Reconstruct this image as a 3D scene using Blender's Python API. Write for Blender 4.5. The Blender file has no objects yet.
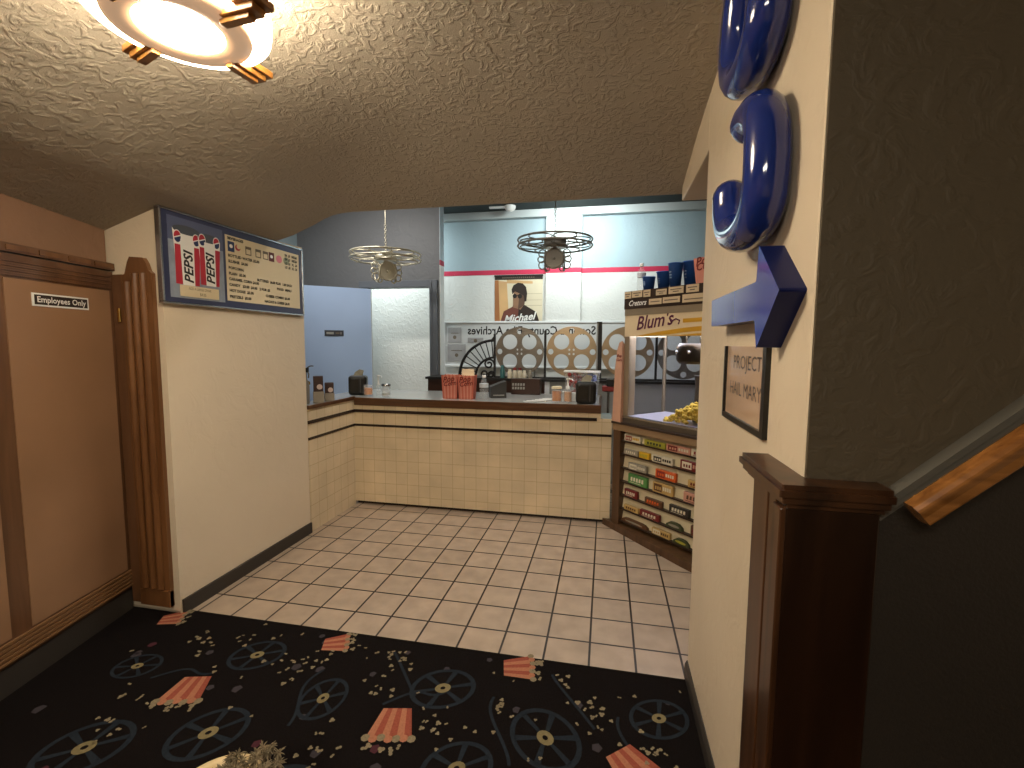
import bpy, bmesh, math, random
from mathutils import Matrix, Vector
random.seed(7)
SC = bpy.context.scene
COL = SC.collection
PI = math.pi

# ------------------------------------------------------------------ materials
def s2l(c):
    return tuple(((x/12.92) if x <= 0.04045 else ((x+0.055)/1.055)**2.4) for x in c)
def hx(h):
    h = h.lstrip('#')
    return s2l(tuple(int(h[i:i+2], 16)/255 for i in (0, 2, 4)))
MATS = {}
def mat(name, col, rough=0.6, metal=0.0, var=0.06, vscale=6.0, bump=0.0, bscale=60.0, emit=None, estr=0.0,
        alpha=None, trans=0.0, ior=1.45, coat=0.0, stretch=None, detail=3.0, spec=0.5, bdist=0.01):
    if name in MATS: return MATS[name]
    m = bpy.data.materials.new(name); m.use_nodes = True
    nt = m.node_tree; b = nt.nodes['Principled BSDF']
    c = hx(col) if isinstance(col, str) else col
    b.inputs['Roughness'].default_value = rough
    b.inputs['Metallic'].default_value = metal
    b.inputs['IOR'].default_value = ior
    b.inputs['Specular IOR Level'].default_value = spec
    if coat: b.inputs['Coat Weight'].default_value = coat; b.inputs['Coat Roughness'].default_value = 0.08
    if trans: b.inputs['Transmission Weight'].default_value = trans
    if alpha is not None: b.inputs['Alpha'].default_value = alpha
    tc = nt.nodes.new('ShaderNodeTexCoord')
    mp = nt.nodes.new('ShaderNodeMapping')
    nt.links.new(tc.outputs['Object'], mp.inputs['Vector'])
    if stretch: mp.inputs['Scale'].default_value = stretch
    n = nt.nodes.new('ShaderNodeTexNoise'); n.inputs['Scale'].default_value = vscale; n.inputs['Detail'].default_value = detail
    nt.links.new(mp.outputs[0], n.inputs['Vector'])
    mx = nt.nodes.new('ShaderNodeMix'); mx.data_type = 'RGBA'
    lo = tuple(max(0, x*(1-var*2)) for x in c); hi = tuple(min(1, x*(1+var*2)) for x in c)
    mx.inputs[6].default_value = (*lo, 1); mx.inputs[7].default_value = (*hi, 1)
    nt.links.new(n.outputs['Fac'], mx.inputs[0])
    nt.links.new(mx.outputs[2], b.inputs['Base Color'])
    if bump:
        n2 = nt.nodes.new('ShaderNodeTexNoise'); n2.inputs['Scale'].default_value = bscale; n2.inputs['Detail'].default_value = 4
        nt.links.new(tc.outputs['Object'], n2.inputs['Vector'])
        bp = nt.nodes.new('ShaderNodeBump'); bp.inputs['Strength'].default_value = bump; bp.inputs['Distance'].default_value = bdist
        nt.links.new(n2.outputs['Fac'], bp.inputs['Height'])
        nt.links.new(bp.outputs['Normal'], b.inputs['Normal'])
    if emit is not None:
        b.inputs['Emission Color'].default_value = (*(hx(emit) if isinstance(emit, str) else emit), 1)
        b.inputs['Emission Strength'].default_value = estr
    MATS[name] = m
    return m

def plaster(name, col, scale=14.0, strength=0.35, rough=0.75, dist=0.02, lo=0.45, hi=0.62):
    """knock-down trowelled plaster: flattened islands with rims"""
    m = mat(name, col, rough=rough, var=0.03, vscale=2.5)
    nt = m.node_tree; b = nt.nodes['Principled BSDF']
    tc = [n for n in nt.nodes if n.type == 'TEX_COORD'][0]
    n1 = nt.nodes.new('ShaderNodeTexNoise'); n1.inputs['Scale'].default_value = scale; n1.inputs['Detail'].default_value = 5; n1.inputs['Distortion'].default_value = 1.2
    r = nt.nodes.new('ShaderNodeMapRange'); r.inputs[1].default_value = lo; r.inputs[2].default_value = hi
    r.interpolation_type = 'SMOOTHSTEP'
    n3 = nt.nodes.new('ShaderNodeTexNoise'); n3.inputs['Scale'].default_value = scale*7; n3.inputs['Detail'].default_value = 2
    ad = nt.nodes.new('ShaderNodeMath'); ad.operation = 'MULTIPLY_ADD'; ad.inputs[1].default_value = 0.18
    bp = nt.nodes.new('ShaderNodeBump'); bp.inputs['Strength'].default_value = strength; bp.inputs['Distance'].default_value = dist
    L = nt.links.new
    L(tc.outputs['Object'], n1.inputs['Vector']); L(tc.outputs['Object'], n3.inputs['Vector'])
    L(n1.outputs['Fac'], r.inputs[0]); L(n3.outputs['Fac'], ad.inputs[0]); L(r.outputs[0], ad.inputs[2])
    L(ad.outputs[0], bp.inputs['Height']); L(bp.outputs['Normal'], b.inputs['Normal'])
    return m

def tilemat(name, tile, grout, pitch, mortar, rough, axes, off=(0, 0), var=0.08, bump=0.3, vsc=9.0):
    m = bpy.data.materials.new(name); m.use_nodes = True
    nt = m.node_tree; b = nt.nodes['Principled BSDF']; L = nt.links.new
    tc = nt.nodes.new('ShaderNodeTexCoord'); sp = nt.nodes.new('ShaderNodeSeparateXYZ'); cb = nt.nodes.new('ShaderNodeCombineXYZ')
    L(tc.outputs['Object'], sp.inputs[0])
    def sc(sock, o):
        a = nt.nodes.new('ShaderNodeMath'); a.operation = 'SUBTRACT'; a.inputs[1].default_value = o; L(sock, a.inputs[0]); return a.outputs[0]
    if axes == 'xy':
        L(sc(sp.outputs[0], off[0]), cb.inputs[0]); L(sc(sp.outputs[1], off[1]), cb.inputs[1])
    else:
        a = nt.nodes.new('ShaderNodeMath'); a.operation = 'ADD'; L(sp.outputs[0], a.inputs[0]); L(sp.outputs[1], a.inputs[1])
        L(sc(a.outputs[0], off[0]), cb.inputs[0]); L(sc(sp.outputs[2], off[1]), cb.inputs[1])
    br = nt.nodes.new('ShaderNodeTexBrick'); br.offset = 0; br.squash = 1
    br.inputs['Scale'].default_value = 1; br.inputs['Mortar Size'].default_value = mortar; br.inputs['Mortar Smooth'].default_value = 0.2
    br.inputs['Brick Width'].default_value = pitch; br.inputs['Row Height'].default_value = pitch; br.inputs['Bias'].default_value = 0
    c = hx(tile)
    br.inputs['Color1'].default_value = (*[x*(1-var) for x in c], 1); br.inputs['Color2'].default_value = (*[min(1, x*(1+var)) for x in c], 1)
    br.inputs['Mortar'].default_value = (*hx(grout), 1)
    L(cb.outputs[0], br.inputs['Vector'])
    n = nt.nodes.new('ShaderNodeTexNoise'); n.inputs['Scale'].default_value = vsc; n.inputs['Detail'].default_value = 6; L(tc.outputs['Object'], n.inputs['Vector'])
    r = nt.nodes.new('ShaderNodeMapRange'); r.inputs[1].default_value = .3; r.inputs[2].default_value = .7; r.inputs[3].default_value = 0.86; r.inputs[4].default_value = 1.1
    L(n.outputs['Fac'], r.inputs[0])
    vm = nt.nodes.new('ShaderNodeVectorMath'); vm.operation = 'SCALE'; L(br.outputs['Color'], vm.inputs[0]); L(r.outputs[0], vm.inputs['Scale'])
    L(vm.outputs[0], b.inputs['Base Color'])
    bp = nt.nodes.new('ShaderNodeBump'); bp.invert = True; bp.inputs['Strength'].default_value = bump; bp.inputs['Distance'].default_value = 0.004
    L(br.outputs['Fac'], bp.inputs['Height']); L(bp.outputs['Normal'], b.inputs['Normal'])
    b.inputs['Roughness'].default_value = rough
    MATS[name] = m
    return m

def wood(name, c1, c2, rough=0.35, grain=(40, 3, 3), coat=0.3):
    m = mat(name, c1, rough=rough, coat=coat)
    nt = m.node_tree
    mx = [n for n in nt.nodes if n.type == 'MIX'][0]; mp = [n for n in nt.nodes if n.type == 'MAPPING'][0]; nz = [n for n in nt.nodes if n.type == 'TEX_NOISE'][0]
    mp.inputs['Scale'].default_value = grain; nz.inputs['Scale'].default_value = 1.0; nz.inputs['Detail'].default_value = 6; nz.inputs['Distortion'].default_value = 0.6
    r = nt.nodes.new('ShaderNodeMapRange'); r.inputs[1].default_value = .35; r.inputs[2].default_value = .65
    nt.links.new(nz.outputs['Fac'], r.inputs[0]); nt.links.new(r.outputs[0], mx.inputs[0])
    mx.inputs[6].default_value = (*hx(c2), 1); mx.inputs[7].default_value = (*hx(c1), 1)
    return m

CREAM = plaster('cream_plaster', '#d3c2a8', scale=9, strength=0.12, rough=0.6, dist=0.008)
CEIL = plaster('ceiling_plaster', '#a29787', scale=24, strength=0.36, rough=0.7, dist=0.016)
WHITEP = plaster('white_plaster', '#dcdcd6', scale=16, strength=0.18, dist=0.012)
BLUEW = plaster('pale_blue_wall', '#a0b2b8', scale=12, strength=0.12)
GREYW = plaster('grey_wall_paint', '#737476', scale=10, strength=0.1, rough=0.5)
GREYTRIM = mat('grey_trim_paint', '#6c7178', rough=0.4, var=.02)
BLUEDOOR = mat('light_blue_paint', '#a9bfdf', rough=0.5, var=.03, vscale=2)
REDP = mat('red_stripe_paint', '#c4304f', rough=0.5, var=.03)
WHITEPAINT = mat('white_paint', '#e2e4e2', rough=0.5, var=.02)
CROWN = mat('crown_white', '#b9bfbd', rough=0.6, var=.03)
DARKCEIL = mat('dark_green_grey_paint', '#2b3331', rough=0.8, var=.05)
BROWNW = plaster('brown_wall_paint', '#85654f', scale=8, strength=0.06, rough=0.45)
TAUPE = plaster('taupe_plaster', '#574c3a', scale=20, strength=0.16, rough=0.6, dist=.015)
DADO = mat('dark_dado_paint', '#2f2923', rough=0.45, var=.08, vscale=3, bump=.15, bscale=150)
BASEB = mat('black_vinyl_base', '#332e29', rough=0.5, var=.05)
FLOORT = tilemat('floor_tile', '#a8947f', '#22170f', 0.21, 0.0058, 0.38, 'xy', off=(-1.9346-.21*8, 2.2016-.21*28), var=.04)
CTILE = tilemat('cream_wall_tile', '#dac6a4', '#b9a27c', 0.105, 0.0018, 0.22, 'xz', off=(-9.0, -0.005), var=.035, bump=.15, vsc=3)
STRIPE = mat('dark_trim_tile', '#2c201b', rough=0.25, var=.1)
WOODEDGE = wood('brown_laminate_edge', '#5d3d24', '#472c18', rough=.3, grain=(3, 40, 40))
LAMTOP = mat('grey_laminate_top', '#a5a6a2', rough=0.16, var=.05, vscale=30)
NEWELW = wood('dark_walnut', '#4c2e18', '#2c180a', rough=.36, grain=(14, 14, 1.2), coat=.12)
NEWELD = wood('very_dark_walnut', '#2e1a0d', '#1e0f06', rough=.3, grain=(14, 14, 1.2), coat=.3)
RAILW = wood('orange_oak', '#96622f', '#70451c', rough=.25, grain=(3, 40, 40), coat=.5)
DOORW = mat('door_brown_laminate', '#8f6b4e', rough=0.38, var=.12, vscale=3.0, spec=.6)
DOORD = wood('door_stile_brown', '#6b4930', '#563822', rough=.35, grain=(14, 14, 1.5))
DOORP = mat('door_lower_panel', '#7d5a3a', rough=0.45, var=.1, vscale=2.0)
CASEW = wood('door_casing_brown', '#78502f', '#5f3c20', rough=.3, grain=(18, 18, 1.4))
BRASS = mat('brass', '#c9a35a', rough=.25, metal=1, var=.03)
BLACK = mat('black_plastic', '#17140f', rough=.35, var=.1)
IRON = mat('black_iron', '#171310', rough=.5, var=.1)
DARKBR = mat('dark_brown_laminate', '#382217', rough=.35, var=.08)
GREYPAN = mat('grey_cabinet_panel', '#96958e', rough=.4, var=.03)
ALU = mat('tan_aluminium', '#9d8c74', rough=.4, metal=.5, var=.05)
STEEL = mat('steel', '#a9a8a6', rough=.22, metal=1, var=.04)
DSTEEL = mat('dark_steel', '#6a6259', rough=.35, metal=.7, var=.08)
TANSIGN = mat('tan_sign_face', '#d8c19c', rough=.45, var=.02)
GOLD = mat('gold_stripe', '#c69324', rough=.45, var=.03)
PLUM = mat('plum_lettering', '#551738', rough=.5, var=.03)
SBROWN = mat('shelf_dark_brown', '#33241a', rough=.4, var=.08)
TAGC = mat('tag_tan', '#c3ac8a', rough=.6, var=.03)
INK = mat('black_ink', '#1e1a16', rough=.6, var=.02)
SOFTINK = mat('grey_ink', '#6b5f50', rough=.6, var=.02)
WHITE = mat('white_gloss', '#e8e6e0', rough=.4, var=.01)
CREAMC = mat('cream_card', '#d9c8a4', rough=.55, var=.02)
NAVY = mat('navy_sign_face', '#373b56', rough=.35, var=.06, vscale=4)
SILVER = mat('silver_frame', '#b9bcc0', rough=.25, metal=1, var=.02)
PRED = mat('cup_red', '#b02a38', rough=.5, var=.05)
PBLUE = mat('cup_blue', '#26345c', rough=.5, var=.05)
PPINK = mat('pink_logo', '#d9808a', rough=.5, var=.05)
PGREY = mat('picture_grey', '#8b93a0', rough=.4, var=.2, vscale=25)
BLUEGL = mat('glossy_blue_plastic', '#1a2c70', rough=.1, var=.04, coat=.5)
BLUEGL2 = mat('deep_blue_plastic_side', '#121b4a', rough=.12, var=.04, coat=.8)
SHEET = mat('glossy_pinkish_sheet', '#c7a98d', rough=.12, var=.04, vscale=3, coat=.6)
GLASS = mat('clear_pane', '#f4f6ff', rough=.02, trans=1.0, ior=1.12, var=0.0)
PLASTC = mat('clear_plastic', '#e6ecee', rough=.08, alpha=.15, var=0.0)
PBAG = mat('bag_red', '#bd6350', rough=.6, var=.05)
PBAG2 = mat('bag_pale_red', '#cc8470', rough=.6, var=.05)
PBAGIN = mat('bag_inside_cream', '#e6d2b4', rough=.7, var=.03)
CUPB = mat('blue_cup_paper', '#2a58a4', rough=.4, var=.05)
POPC = mat('yellow_popcorn', '#d8b548', rough=.8, var=.25, vscale=40)
BRONZE = mat('bronze_ring', '#ad9076', rough=.3, metal=0, var=.03)
RINGLIT = mat('bronze_ring_lit', '#a98565', rough=.2, var=.05, emit=(.62, .40, .24), estr=.55)  # mild emission stands in for light bounced up onto the bronze ring
GOLDW = wood('gold_oak_block', '#b07a3c', '#8c5a26', rough=.35, grain=(20, 20, 20))
GLOW = mat('lamp_glass_glow', '#fff3d6', rough=.4, emit=(1, .88, .70), estr=170.0, var=0)
GLOWD = mat('lamp_drum_glow', '#fff0c8', rough=.4, emit=(1, .86, .64), estr=30.0, var=0)
PEND = mat('pendant_pewter', '#8a8479', rough=.4, metal=.3, var=.05)
PENDL = mat('pendant_champagne', '#cfc6ae', rough=.3, metal=.4, var=.05)
REELG = mat('reel_grey_metal', '#7d766c', rough=.35, metal=.7, var=.06)
REELO = mat('reel_brushed_bronze', '#a08c70', rough=.3, metal=.75, var=.12, vscale=3)

# ------------------------------------------------------------------ mesh builder
def T(x=0, y=0, z=0): return Matrix.Translation((x, y, z))
def RZ(a): return Matrix.Rotation(a, 4, 'Z')
def RX(a): return Matrix.Rotation(a, 4, 'X')
def RY(a): return Matrix.Rotation(a, 4, 'Y')
def basis(o, ex, ey, ez):
    m = Matrix.Identity(4)
    for i, v in enumerate((ex, ey, ez, o)):
        for k in range(3): m[k][i] = v[k]
    return m
def F_front(x=0, y=0, z=0): return basis((x, y, z), (1, 0, 0), (0, 0, 1), (0, -1, 0))
def F_left(x=0, y=0, z=0): return basis((x, y, z), (0, 1, 0), (0, 0, 1), (1, 0, 0))
def F_right(x=0, y=0, z=0): return basis((x, y, z), (0, -1, 0), (0, 0, 1), (-1, 0, 0))

class MB:
    def __init__(self): self.v = []; self.f = []; self.m = []; self.s = []
    def add(self, vs, fs, m, M=None, smooth=False):
        o = len(self.v)
        for p in vs:
            p = Vector(p)
            self.v.append(M @ p if M is not None else p)
        for f in fs:
            self.f.append([i+o for i in f]); self.m.append(m); self.s.append(smooth)
        return self
    def box(self, a, b, m, M=None):
        (x0, y0, z0), (x1, y1, z1) = a, b
        vs = [(x0, y0, z0), (x1, y0, z0), (x1, y1, z0), (x0, y1, z0), (x0, y0, z1), (x1, y0, z1), (x1, y1, z1), (x0, y1, z1)]
        return self.add(vs, [(0, 3, 2, 1), (4, 5, 6, 7), (0, 1, 5, 4), (1, 2, 6, 5), (2, 3, 7, 6), (3, 0, 4, 7)], m, M)
    def rbox(self, a, b, m, r=.004, seg=2, M=None):
        bm = bmesh.new()
        sx, sy, sz = (b[i]-a[i] for i in range(3))
        bmesh.ops.create_cube(bm, size=1, matrix=Matrix.Translation([(a[i]+b[i])/2 for i in range(3)]) @ Matrix.Diagonal((sx, sy, sz, 1)))
        bmesh.ops.bevel(bm, geom=bm.edges[:], offset=min(r, .45*min(sx, sy, sz)), segments=seg, profile=.5, affect='EDGES')
        return self.frombm(bm, m, M, smooth=False)
    def frombm(self, bm, m, M=None, smooth=False):
        bm.verts.index_update()
        self.add([v.co.copy() for v in bm.verts], [[v.index for v in f.verts] for f in bm.faces], m, M, smooth)
        bm.free(); return self
    def prism(self, poly, z0, z1, m, M=None, mside=None, smooth=False):
        n = len(poly)
        a = sum(poly[i][0]*poly[(i+1) % n][1]-poly[(i+1) % n][0]*poly[i][1] for i in range(n))
        if a < 0: poly = poly[::-1]
        vs = [(x, y, z0) for x, y in poly]+[(x, y, z1) for x, y in poly]
        self.add(vs, [list(range(n-1, -1, -1)), list(range(n, 2*n))], m, M)
        self.add(vs, [(i, (i+1) % n, n+(i+1) % n, n+i) for i in range(n)], mside or m, M, smooth)
        return self
    def flat(self, poly, z, m, M=None):
        n = len(poly)
        a = sum(poly[i][0]*poly[(i+1) % n][1]-poly[(i+1) % n][0]*poly[i][1] for i in range(n))
        if a < 0: poly = poly[::-1]
        return self.add([(x, y, z) for x, y in poly], [list(range(n))], m, M)
    def rect(self, x0, y0, x1, y1, z, m, M=None): return self.flat([(x0, y0), (x1, y0), (x1, y1), (x0, y1)], z, m, M)
    def lathe(self, prof, m, n=24, M=None, smooth=True, cap=True):
        vs = []; fs = []
        for r, z in prof:
            for k in range(n):
                a = 2*PI*k/n; vs.append((r*math.cos(a), r*math.sin(a), z))
        for j in range(len(prof)-1):
            for k in range(n):
                fs.append((j*n+k, j*n+(k+1) % n, (j+1)*n+(k+1) % n, (j+1)*n+k))
        self.add(vs, fs, m, M, smooth)
        o = len(prof)-1
        if cap and prof[0][0] > 1e-6: self.add(vs[:n], [list(range(n-1, -1, -1))], m, M)
        if cap and prof[o][0] > 1e-6: self.add(vs[o*n:], [list(range(n))], m, M)
        return self
    def tube(self, pts, r, m, n=8, closed=False, M=None, up=None, ry=None, caps=True, radii=None):
        """sweep; ry = half size along 'up' (elliptical section)"""
        pts = [Vector(p) for p in pts]; N = len(pts); vs = []; fs = []
        prev = None
        for i in range(N):
            if closed: t = pts[(i+1) % N]-pts[i-1]
            else: t = pts[min(i+1, N-1)]-pts[max(i-1, 0)]
            t.normalize()
            if up is not None: u = Vector(up)
            elif prev is None: u = Vector((0, 0, 1)) if abs(t.z) < .9 else Vector((1, 0, 0))
            else: u = prev
            u = (u-t*u.dot(t)).normalized(); prev = u
            w = t.cross(u)
            rr = radii[i] if radii else 1.0
            for k in range(n):
                a = 2*PI*k/n
                vs.append(pts[i]+w*(r*rr*math.cos(a))+u*((ry or r)*rr*math.sin(a)))
        R = N if closed else N-1
        for i in range(R):
            j = (i+1) % N
            for k in range(n):
                fs.append((i*n+k, i*n+(k+1) % n, j*n+(k+1) % n, j*n+k))
        self.add(vs, fs, m, M, True)
        if not closed and caps:
            self.add(vs[:n], [list(range(n-1, -1, -1))], m, M); self.add(vs[-n:], [list(range(n))], m, M)
        return self
    def ring(self, c, R, r, m, M=None, n=24, k=6, axis='z', ry=None):
        pts = []
        for i in range(n):
            a = 2*PI*i/n
            p = (R*math.cos(a), R*math.sin(a), 0) if axis == 'z' else ((R*math.cos(a), 0, R*math.sin(a)) if axis == 'y' else (0, R*math.cos(a), R*math.sin(a)))
            pts.append(Vector(c)+Vector(p))
        up = {'z': (0, 0, 1), 'y': (0, 1, 0), 'x': (1, 0, 0)}[axis]
        return self.tube(pts, r, m, n=k, closed=True, M=M, up=up, ry=ry)
    def ball(self, c, r, m, M=None, seg=10, rings=7, sc=(1, 1, 1)):
        bm = bmesh.new(); bmesh.ops.create_uvsphere(bm, u_segments=seg, v_segments=rings, radius=r, matrix=Matrix.Translation(c) @ Matrix.Diagonal((*sc, 1)))
        return self.frombm(bm, m, M, True)
    def plate(self, outer, holes, th, m, M=None):
        """flat plate with holes, thickness th centred on local z=0"""
        cu = bpy.data.curves.new('tmp', 'CURVE'); cu.dimensions = '2D'; cu.fill_mode = 'BOTH'; cu.extrude = th/2
        for poly in [outer]+holes:
            sp = cu.splines.new('POLY'); sp.points.add(len(poly)-1)
            for i, (x, y) in enumerate(poly): sp.points[i].co = (x, y, 0, 1)
            sp.use_cyclic_u = True
        self._obj(cu, m, M); return self
    def _obj(self, cu, m, M):
        ob = bpy.data.objects.new('tmp', cu); COL.objects.link(ob)
        dg = bpy.context.evaluated_depsgraph_get(); dg.update()
        me = ob.evaluated_get(dg).to_mesh()
        self.add([v.co.copy() for v in me.vertices], [list(p.vertices) for p in me.polygons], m, M)
        ob.evaluated_get(dg).to_mesh_clear(); bpy.data.objects.remove(ob); bpy.data.curves.remove(cu)
    def text(self, s, size, m, M=None, x=0, y=0, z=0.0012, align='LEFT', shear=0, wx=1.0, thick=0.0, rot=0, mirror=False):
        cu = bpy.data.curves.new('tmp', 'FONT'); cu.body = s; cu.size = size; cu.align_x = align; cu.shear = shear
        cu.offset = thick; cu.fill_mode = 'FRONT'; cu.resolution_u = 2
        N = T(x, y, z) @ RZ(rot) @ Matrix.Diagonal((-wx if mirror else wx, 1, 1, 1))
        self._obj(cu, m, (M @ N) if M is not None else N); return self
    def build(self, name, parent=None, loc=(0, 0, 0), rz=0, local=True, merge=False, bevel=0):
        """vertices are given in the space of (loc, rz) when local, else in world"""
        me = bpy.data.meshes.new(name)
        W = T(*loc) @ RZ(rz)
        vs = self.v if local else [W.inverted() @ p for p in self.v]
        me.from_pydata([tuple(p) for p in vs], [], self.f)
        ms = []
        for m in self.m:
            if m not in ms: ms.append(m)
        for m in ms: me.materials.append(m)
        for i, p in enumerate(me.polygons):
            p.material_index = ms.index(self.m[i]); p.use_smooth = self.s[i]
        me.update()
        o = bpy.data.objects.new(name, me); COL.objects.link(o)
        o.location = loc; o.rotation_euler = (0, 0, rz)
        if parent is not None: o.parent = parent
        if bevel:
            b = o.modifiers.new('bevel', 'BEVEL'); b.width = bevel; b.segments = 2; b.limit_method = 'ANGLE'; b.angle_limit = math.radians(50)
        return o

def circ(cx, cy, r, n=28, a0=0, a1=2*PI, end=False):
    k = n-1 if end else n
    return [(cx+r*math.cos(a0+(a1-a0)*i/k), cy+r*math.sin(a0+(a1-a0)*i/k)) for i in range(n)]
def thing(name, label, cat, loc=(0, 0, 0), rz=0, group=None):
    o = bpy.data.objects.new(name, None); COL.objects.link(o); o.empty_display_size = .1
    o.location = loc; o.rotation_euler = (0, 0, rz); o['label'] = label; o['category'] = cat
    if group: o['group'] = group
    return o
def tag(o, label, cat, group=None, kind=None):
    o['label'] = label; o['category'] = cat
    if group: o['group'] = group
    if kind: o['kind'] = kind
    return o
def struct(o): o['kind'] = 'structure'; return o
def copy_tree(o, loc, rz, label, group=None):
    r = o.copy(); COL.objects.link(r); r.location = loc; r.rotation_euler = (0, 0, rz); r['label'] = label
    if group: r['group'] = group
    for ch in [c for c in bpy.data.objects if c.parent == o]:
        c = ch.copy(); COL.objects.link(c); c.parent = r
        for g in [c2 for c2 in bpy.data.objects if c2.parent == ch]:
            d = g.copy(); COL.objects.link(d); d.parent = c
    return r

# ------------------------------------------------------------------ the setting
struct(MB().box((-4.1, -3, -.08), (2.6, 6.3, 0), FLOORT).build('floor'))

# lobby ceiling: sloping down to the left wall and to the counter opening
def lerp(tab, x):
    if x <= tab[0][0]: return tab[0][1]
    for (a, b), (c, d) in zip(tab, tab[1:]):
        if x <= c: return b+(d-b)*(x-a)/(c-a)
    return tab[-1][1]
ZX = [(-3.2, 1.80), (-2.5, 2.036), (-2.2, 2.126), (-2.05, 2.165), (-1.9, 2.222), (-1.75, 2.29), (-1.55, 2.36), (-1.3, 2.42), (-.9, 2.475), (-.4, 2.51), (.4, 2.53)]
ZY = [(0.8, 2.60), (1.5, 2.55), (2.0, 2.475), (2.3, 2.425), (2.55, 2.365), (2.8, 2.295)]
def zceil(x, y):
    a, b = lerp(ZX, x), lerp(ZY, y); k = .045
    h = max(0, min(1, .5+.5*(b-a)/k))
    return b*(1-h)+a*h-k*h*(1-h)
cm = MB(); nx, ny = 75, 60
xs = [-3.2+3.6*i/nx for i in range(nx+1)]; ys = [-3+5.8*j/ny for j in range(ny+1)]
vs = [(x, y, zceil(x, y)) for y in ys for x in xs]
fs = [(j*(nx+1)+i, (j+1)*(nx+1)+i, (j+1)*(nx+1)+i+1, j*(nx+1)+i+1) for j in range(ny) for i in range(nx)]
cm.add(vs, fs, CEIL, smooth=True)
# left continuation beyond the left wall up to its far end and the fascia above the counter opening
n0 = ny*(nx+1)
cm.add(vs[n0:]+[(x, 2.8, 3.13) for x in xs], [(i, i+1, nx+2+i, nx+1+i) for i in range(nx)], CEIL)
cm.box((.4, -3, 2.75), (2.6, 2.06, 2.8), CEIL)
struct(cm.build('ceiling'))
struct(MB().box((-4.1, 2.8, 3.135), (2.6, 6.3, 3.26), DARKCEIL).build('ceiling_service'))

# left wall block (between door and counter)
struct(MB().prism([(1.98, 0), (3.1, 0), (3.1, 2.15), (2.795, 2.14), (2.795, 2.5), (1.98, 2.5)], -2.62, -2.2, CREAM, basis((0, 0, 0), (0, 1, 0), (0, 0, 1), (1, 0, 0))).build('wall_left', bevel=.022))
struct(MB().box((-2.2, 1.99, 0), (-2.186, 3.1, .08), BASEB).build('baseboard_left'))
# right wall with the header over the candy bay
struct(MB().box((.385, .99, 0), (.56, 2.06, 2.8), CREAM).box((.385, 2.06, 2.24), (2.6, 2.74, 3.2), CREAM).build('wall_right', bevel=.006))
struct(MB().prism([(0, 0), (.014, 0), (.012, .045), (.004, .062), (0, .062)], -2.06, -1.1, BASEB, basis((.385, 0, .008), (-1, 0, 0), (0, 0, 1), (0, -1, 0))).build('baseboard_right'))
# stair wall to the right
struct(MB().box((.387, .982, 0), (2.6, .99, 2.8), TAUPE).build('wall_stair'))
sl = (1.378-1.19)/(.733-.527)
z_at = lambda x: 1.19+(x-.527)*sl
struct(MB().prism([(.50, 0), (2.4, 0), (2.4, z_at(2.4)-.03), (.50, z_at(.50)-.03)], 0, .006, DADO, F_front(0, .982, 0)).build('trim_dado'))
# dado cap: sloped three-step moulding
capm = MB()
GREYCAP = mat('grey_cap_paint', '#615d54', rough=.3, var=.04)
for (lo, hi, pr) in ((-.045, -.03, .012), (-.03, -.012, .024), (-.012, .004, .032)):
    capm.prism([(.512, z_at(.512)+lo), (2.4, z_at(2.4)+lo), (2.4, z_at(2.4)+hi), (.512, z_at(.512)+hi)], 0, pr, GREYCAP, F_front(0, .982, 0))
struct(capm.build('trim_stair_cap', bevel=.003))
# entry wall (brown) with the staff door, running away at an angle
DA = Vector((-2.5, 1.98, 0)); DANG = math.atan2(.206, .978)          # direction toward the camera
DM = T(*DA) @ RZ(DANG)            # local -y runs along the wall to the camera, +x is the room side
struct(MB().box((-.12, -5.2, 1.86), (-.03, 0, 2.45), BROWNW, DM).box((-.12, -5.2, 0), (-.03, -1.25, 1.86), BROWNW, DM).build('wall_entry'))
struct(MB().box((-1.6, -3.1, 0), (2.6, -3, 2.9), CREAM).build('wall_front'))
struct(MB().box((2.5, -3, 0), (2.6, 6.2, 3.2), CREAM).build('wall_service_right'))
# service room behind the counter
struct(MB().box((-4.0, 2.6, 0), (-3.79, 6.0, 3.2), BLUEW).build('wall_service_left'))
B = 6.0
wb = MB()
wb.box((-4.1, B, 0), (2.6, B+.1, 2.352), WHITEP).box((-4.1, B-.003, 2.352), (2.6, B+.1, 2.412), REDP).box((-4.1, B, 2.412), (2.6, B+.1, 3.2), BLUEW)
wb.box((-.768, B-.07, 0), (-.328, B, 2.352), WHITEP).box((-.768, B-.073, 2.352), (-.328, B, 2.412), REDP).box((-.768, B-.07, 2.412), (-.328, B, 3.05), mat('pilaster_white', '#d3dcda', rough=.5, var=.02))
struct(wb.build('wall_back'))
struct(MB().box((-4.1, B-.09, 3.045), (2.6, B, 3.2), CROWN).build('trim_crown'))
G = 5.25
wg = MB()
wg.box((-3.79, G, 2.12), (-2.05, G+.13, 3.2), GREYW).box((-3.79, G, 0), (-2.87, G+.13, 2.12), GREYW).box((-2.05, G, 0), (-1.930, G+.13, 3.2), GREYW)
wg.box((-1.93, G, 0), (-1.922, G+.132, 2.37), WHITEPAINT).box((-1.93, G, 2.37), (-1.921, G+.133, 2.43), REDP).box((-1.93, G, 2.43), (-1.922, G+.132, 3.2), mat('pale_blue_gloss', '#c3d3dc', rough=.4, var=.02))
struct(wg.build('wall_partition'))
struct(MB().box((-2.05, G-.03, 0), (-1.955, G, 2.20), GREYTRIM).box((-2.035, G-.042, 0), (-2.015, G-.03, 2.18), GREYTRIM).box((-2.95, G-.03, 2.12), (-2.05, G, 2.20), GREYTRIM)
       .box((-2.05, G, 0), (-2.03, G+.13, 2.12), GREYTRIM).build('trim_1', bevel=.004))

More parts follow.
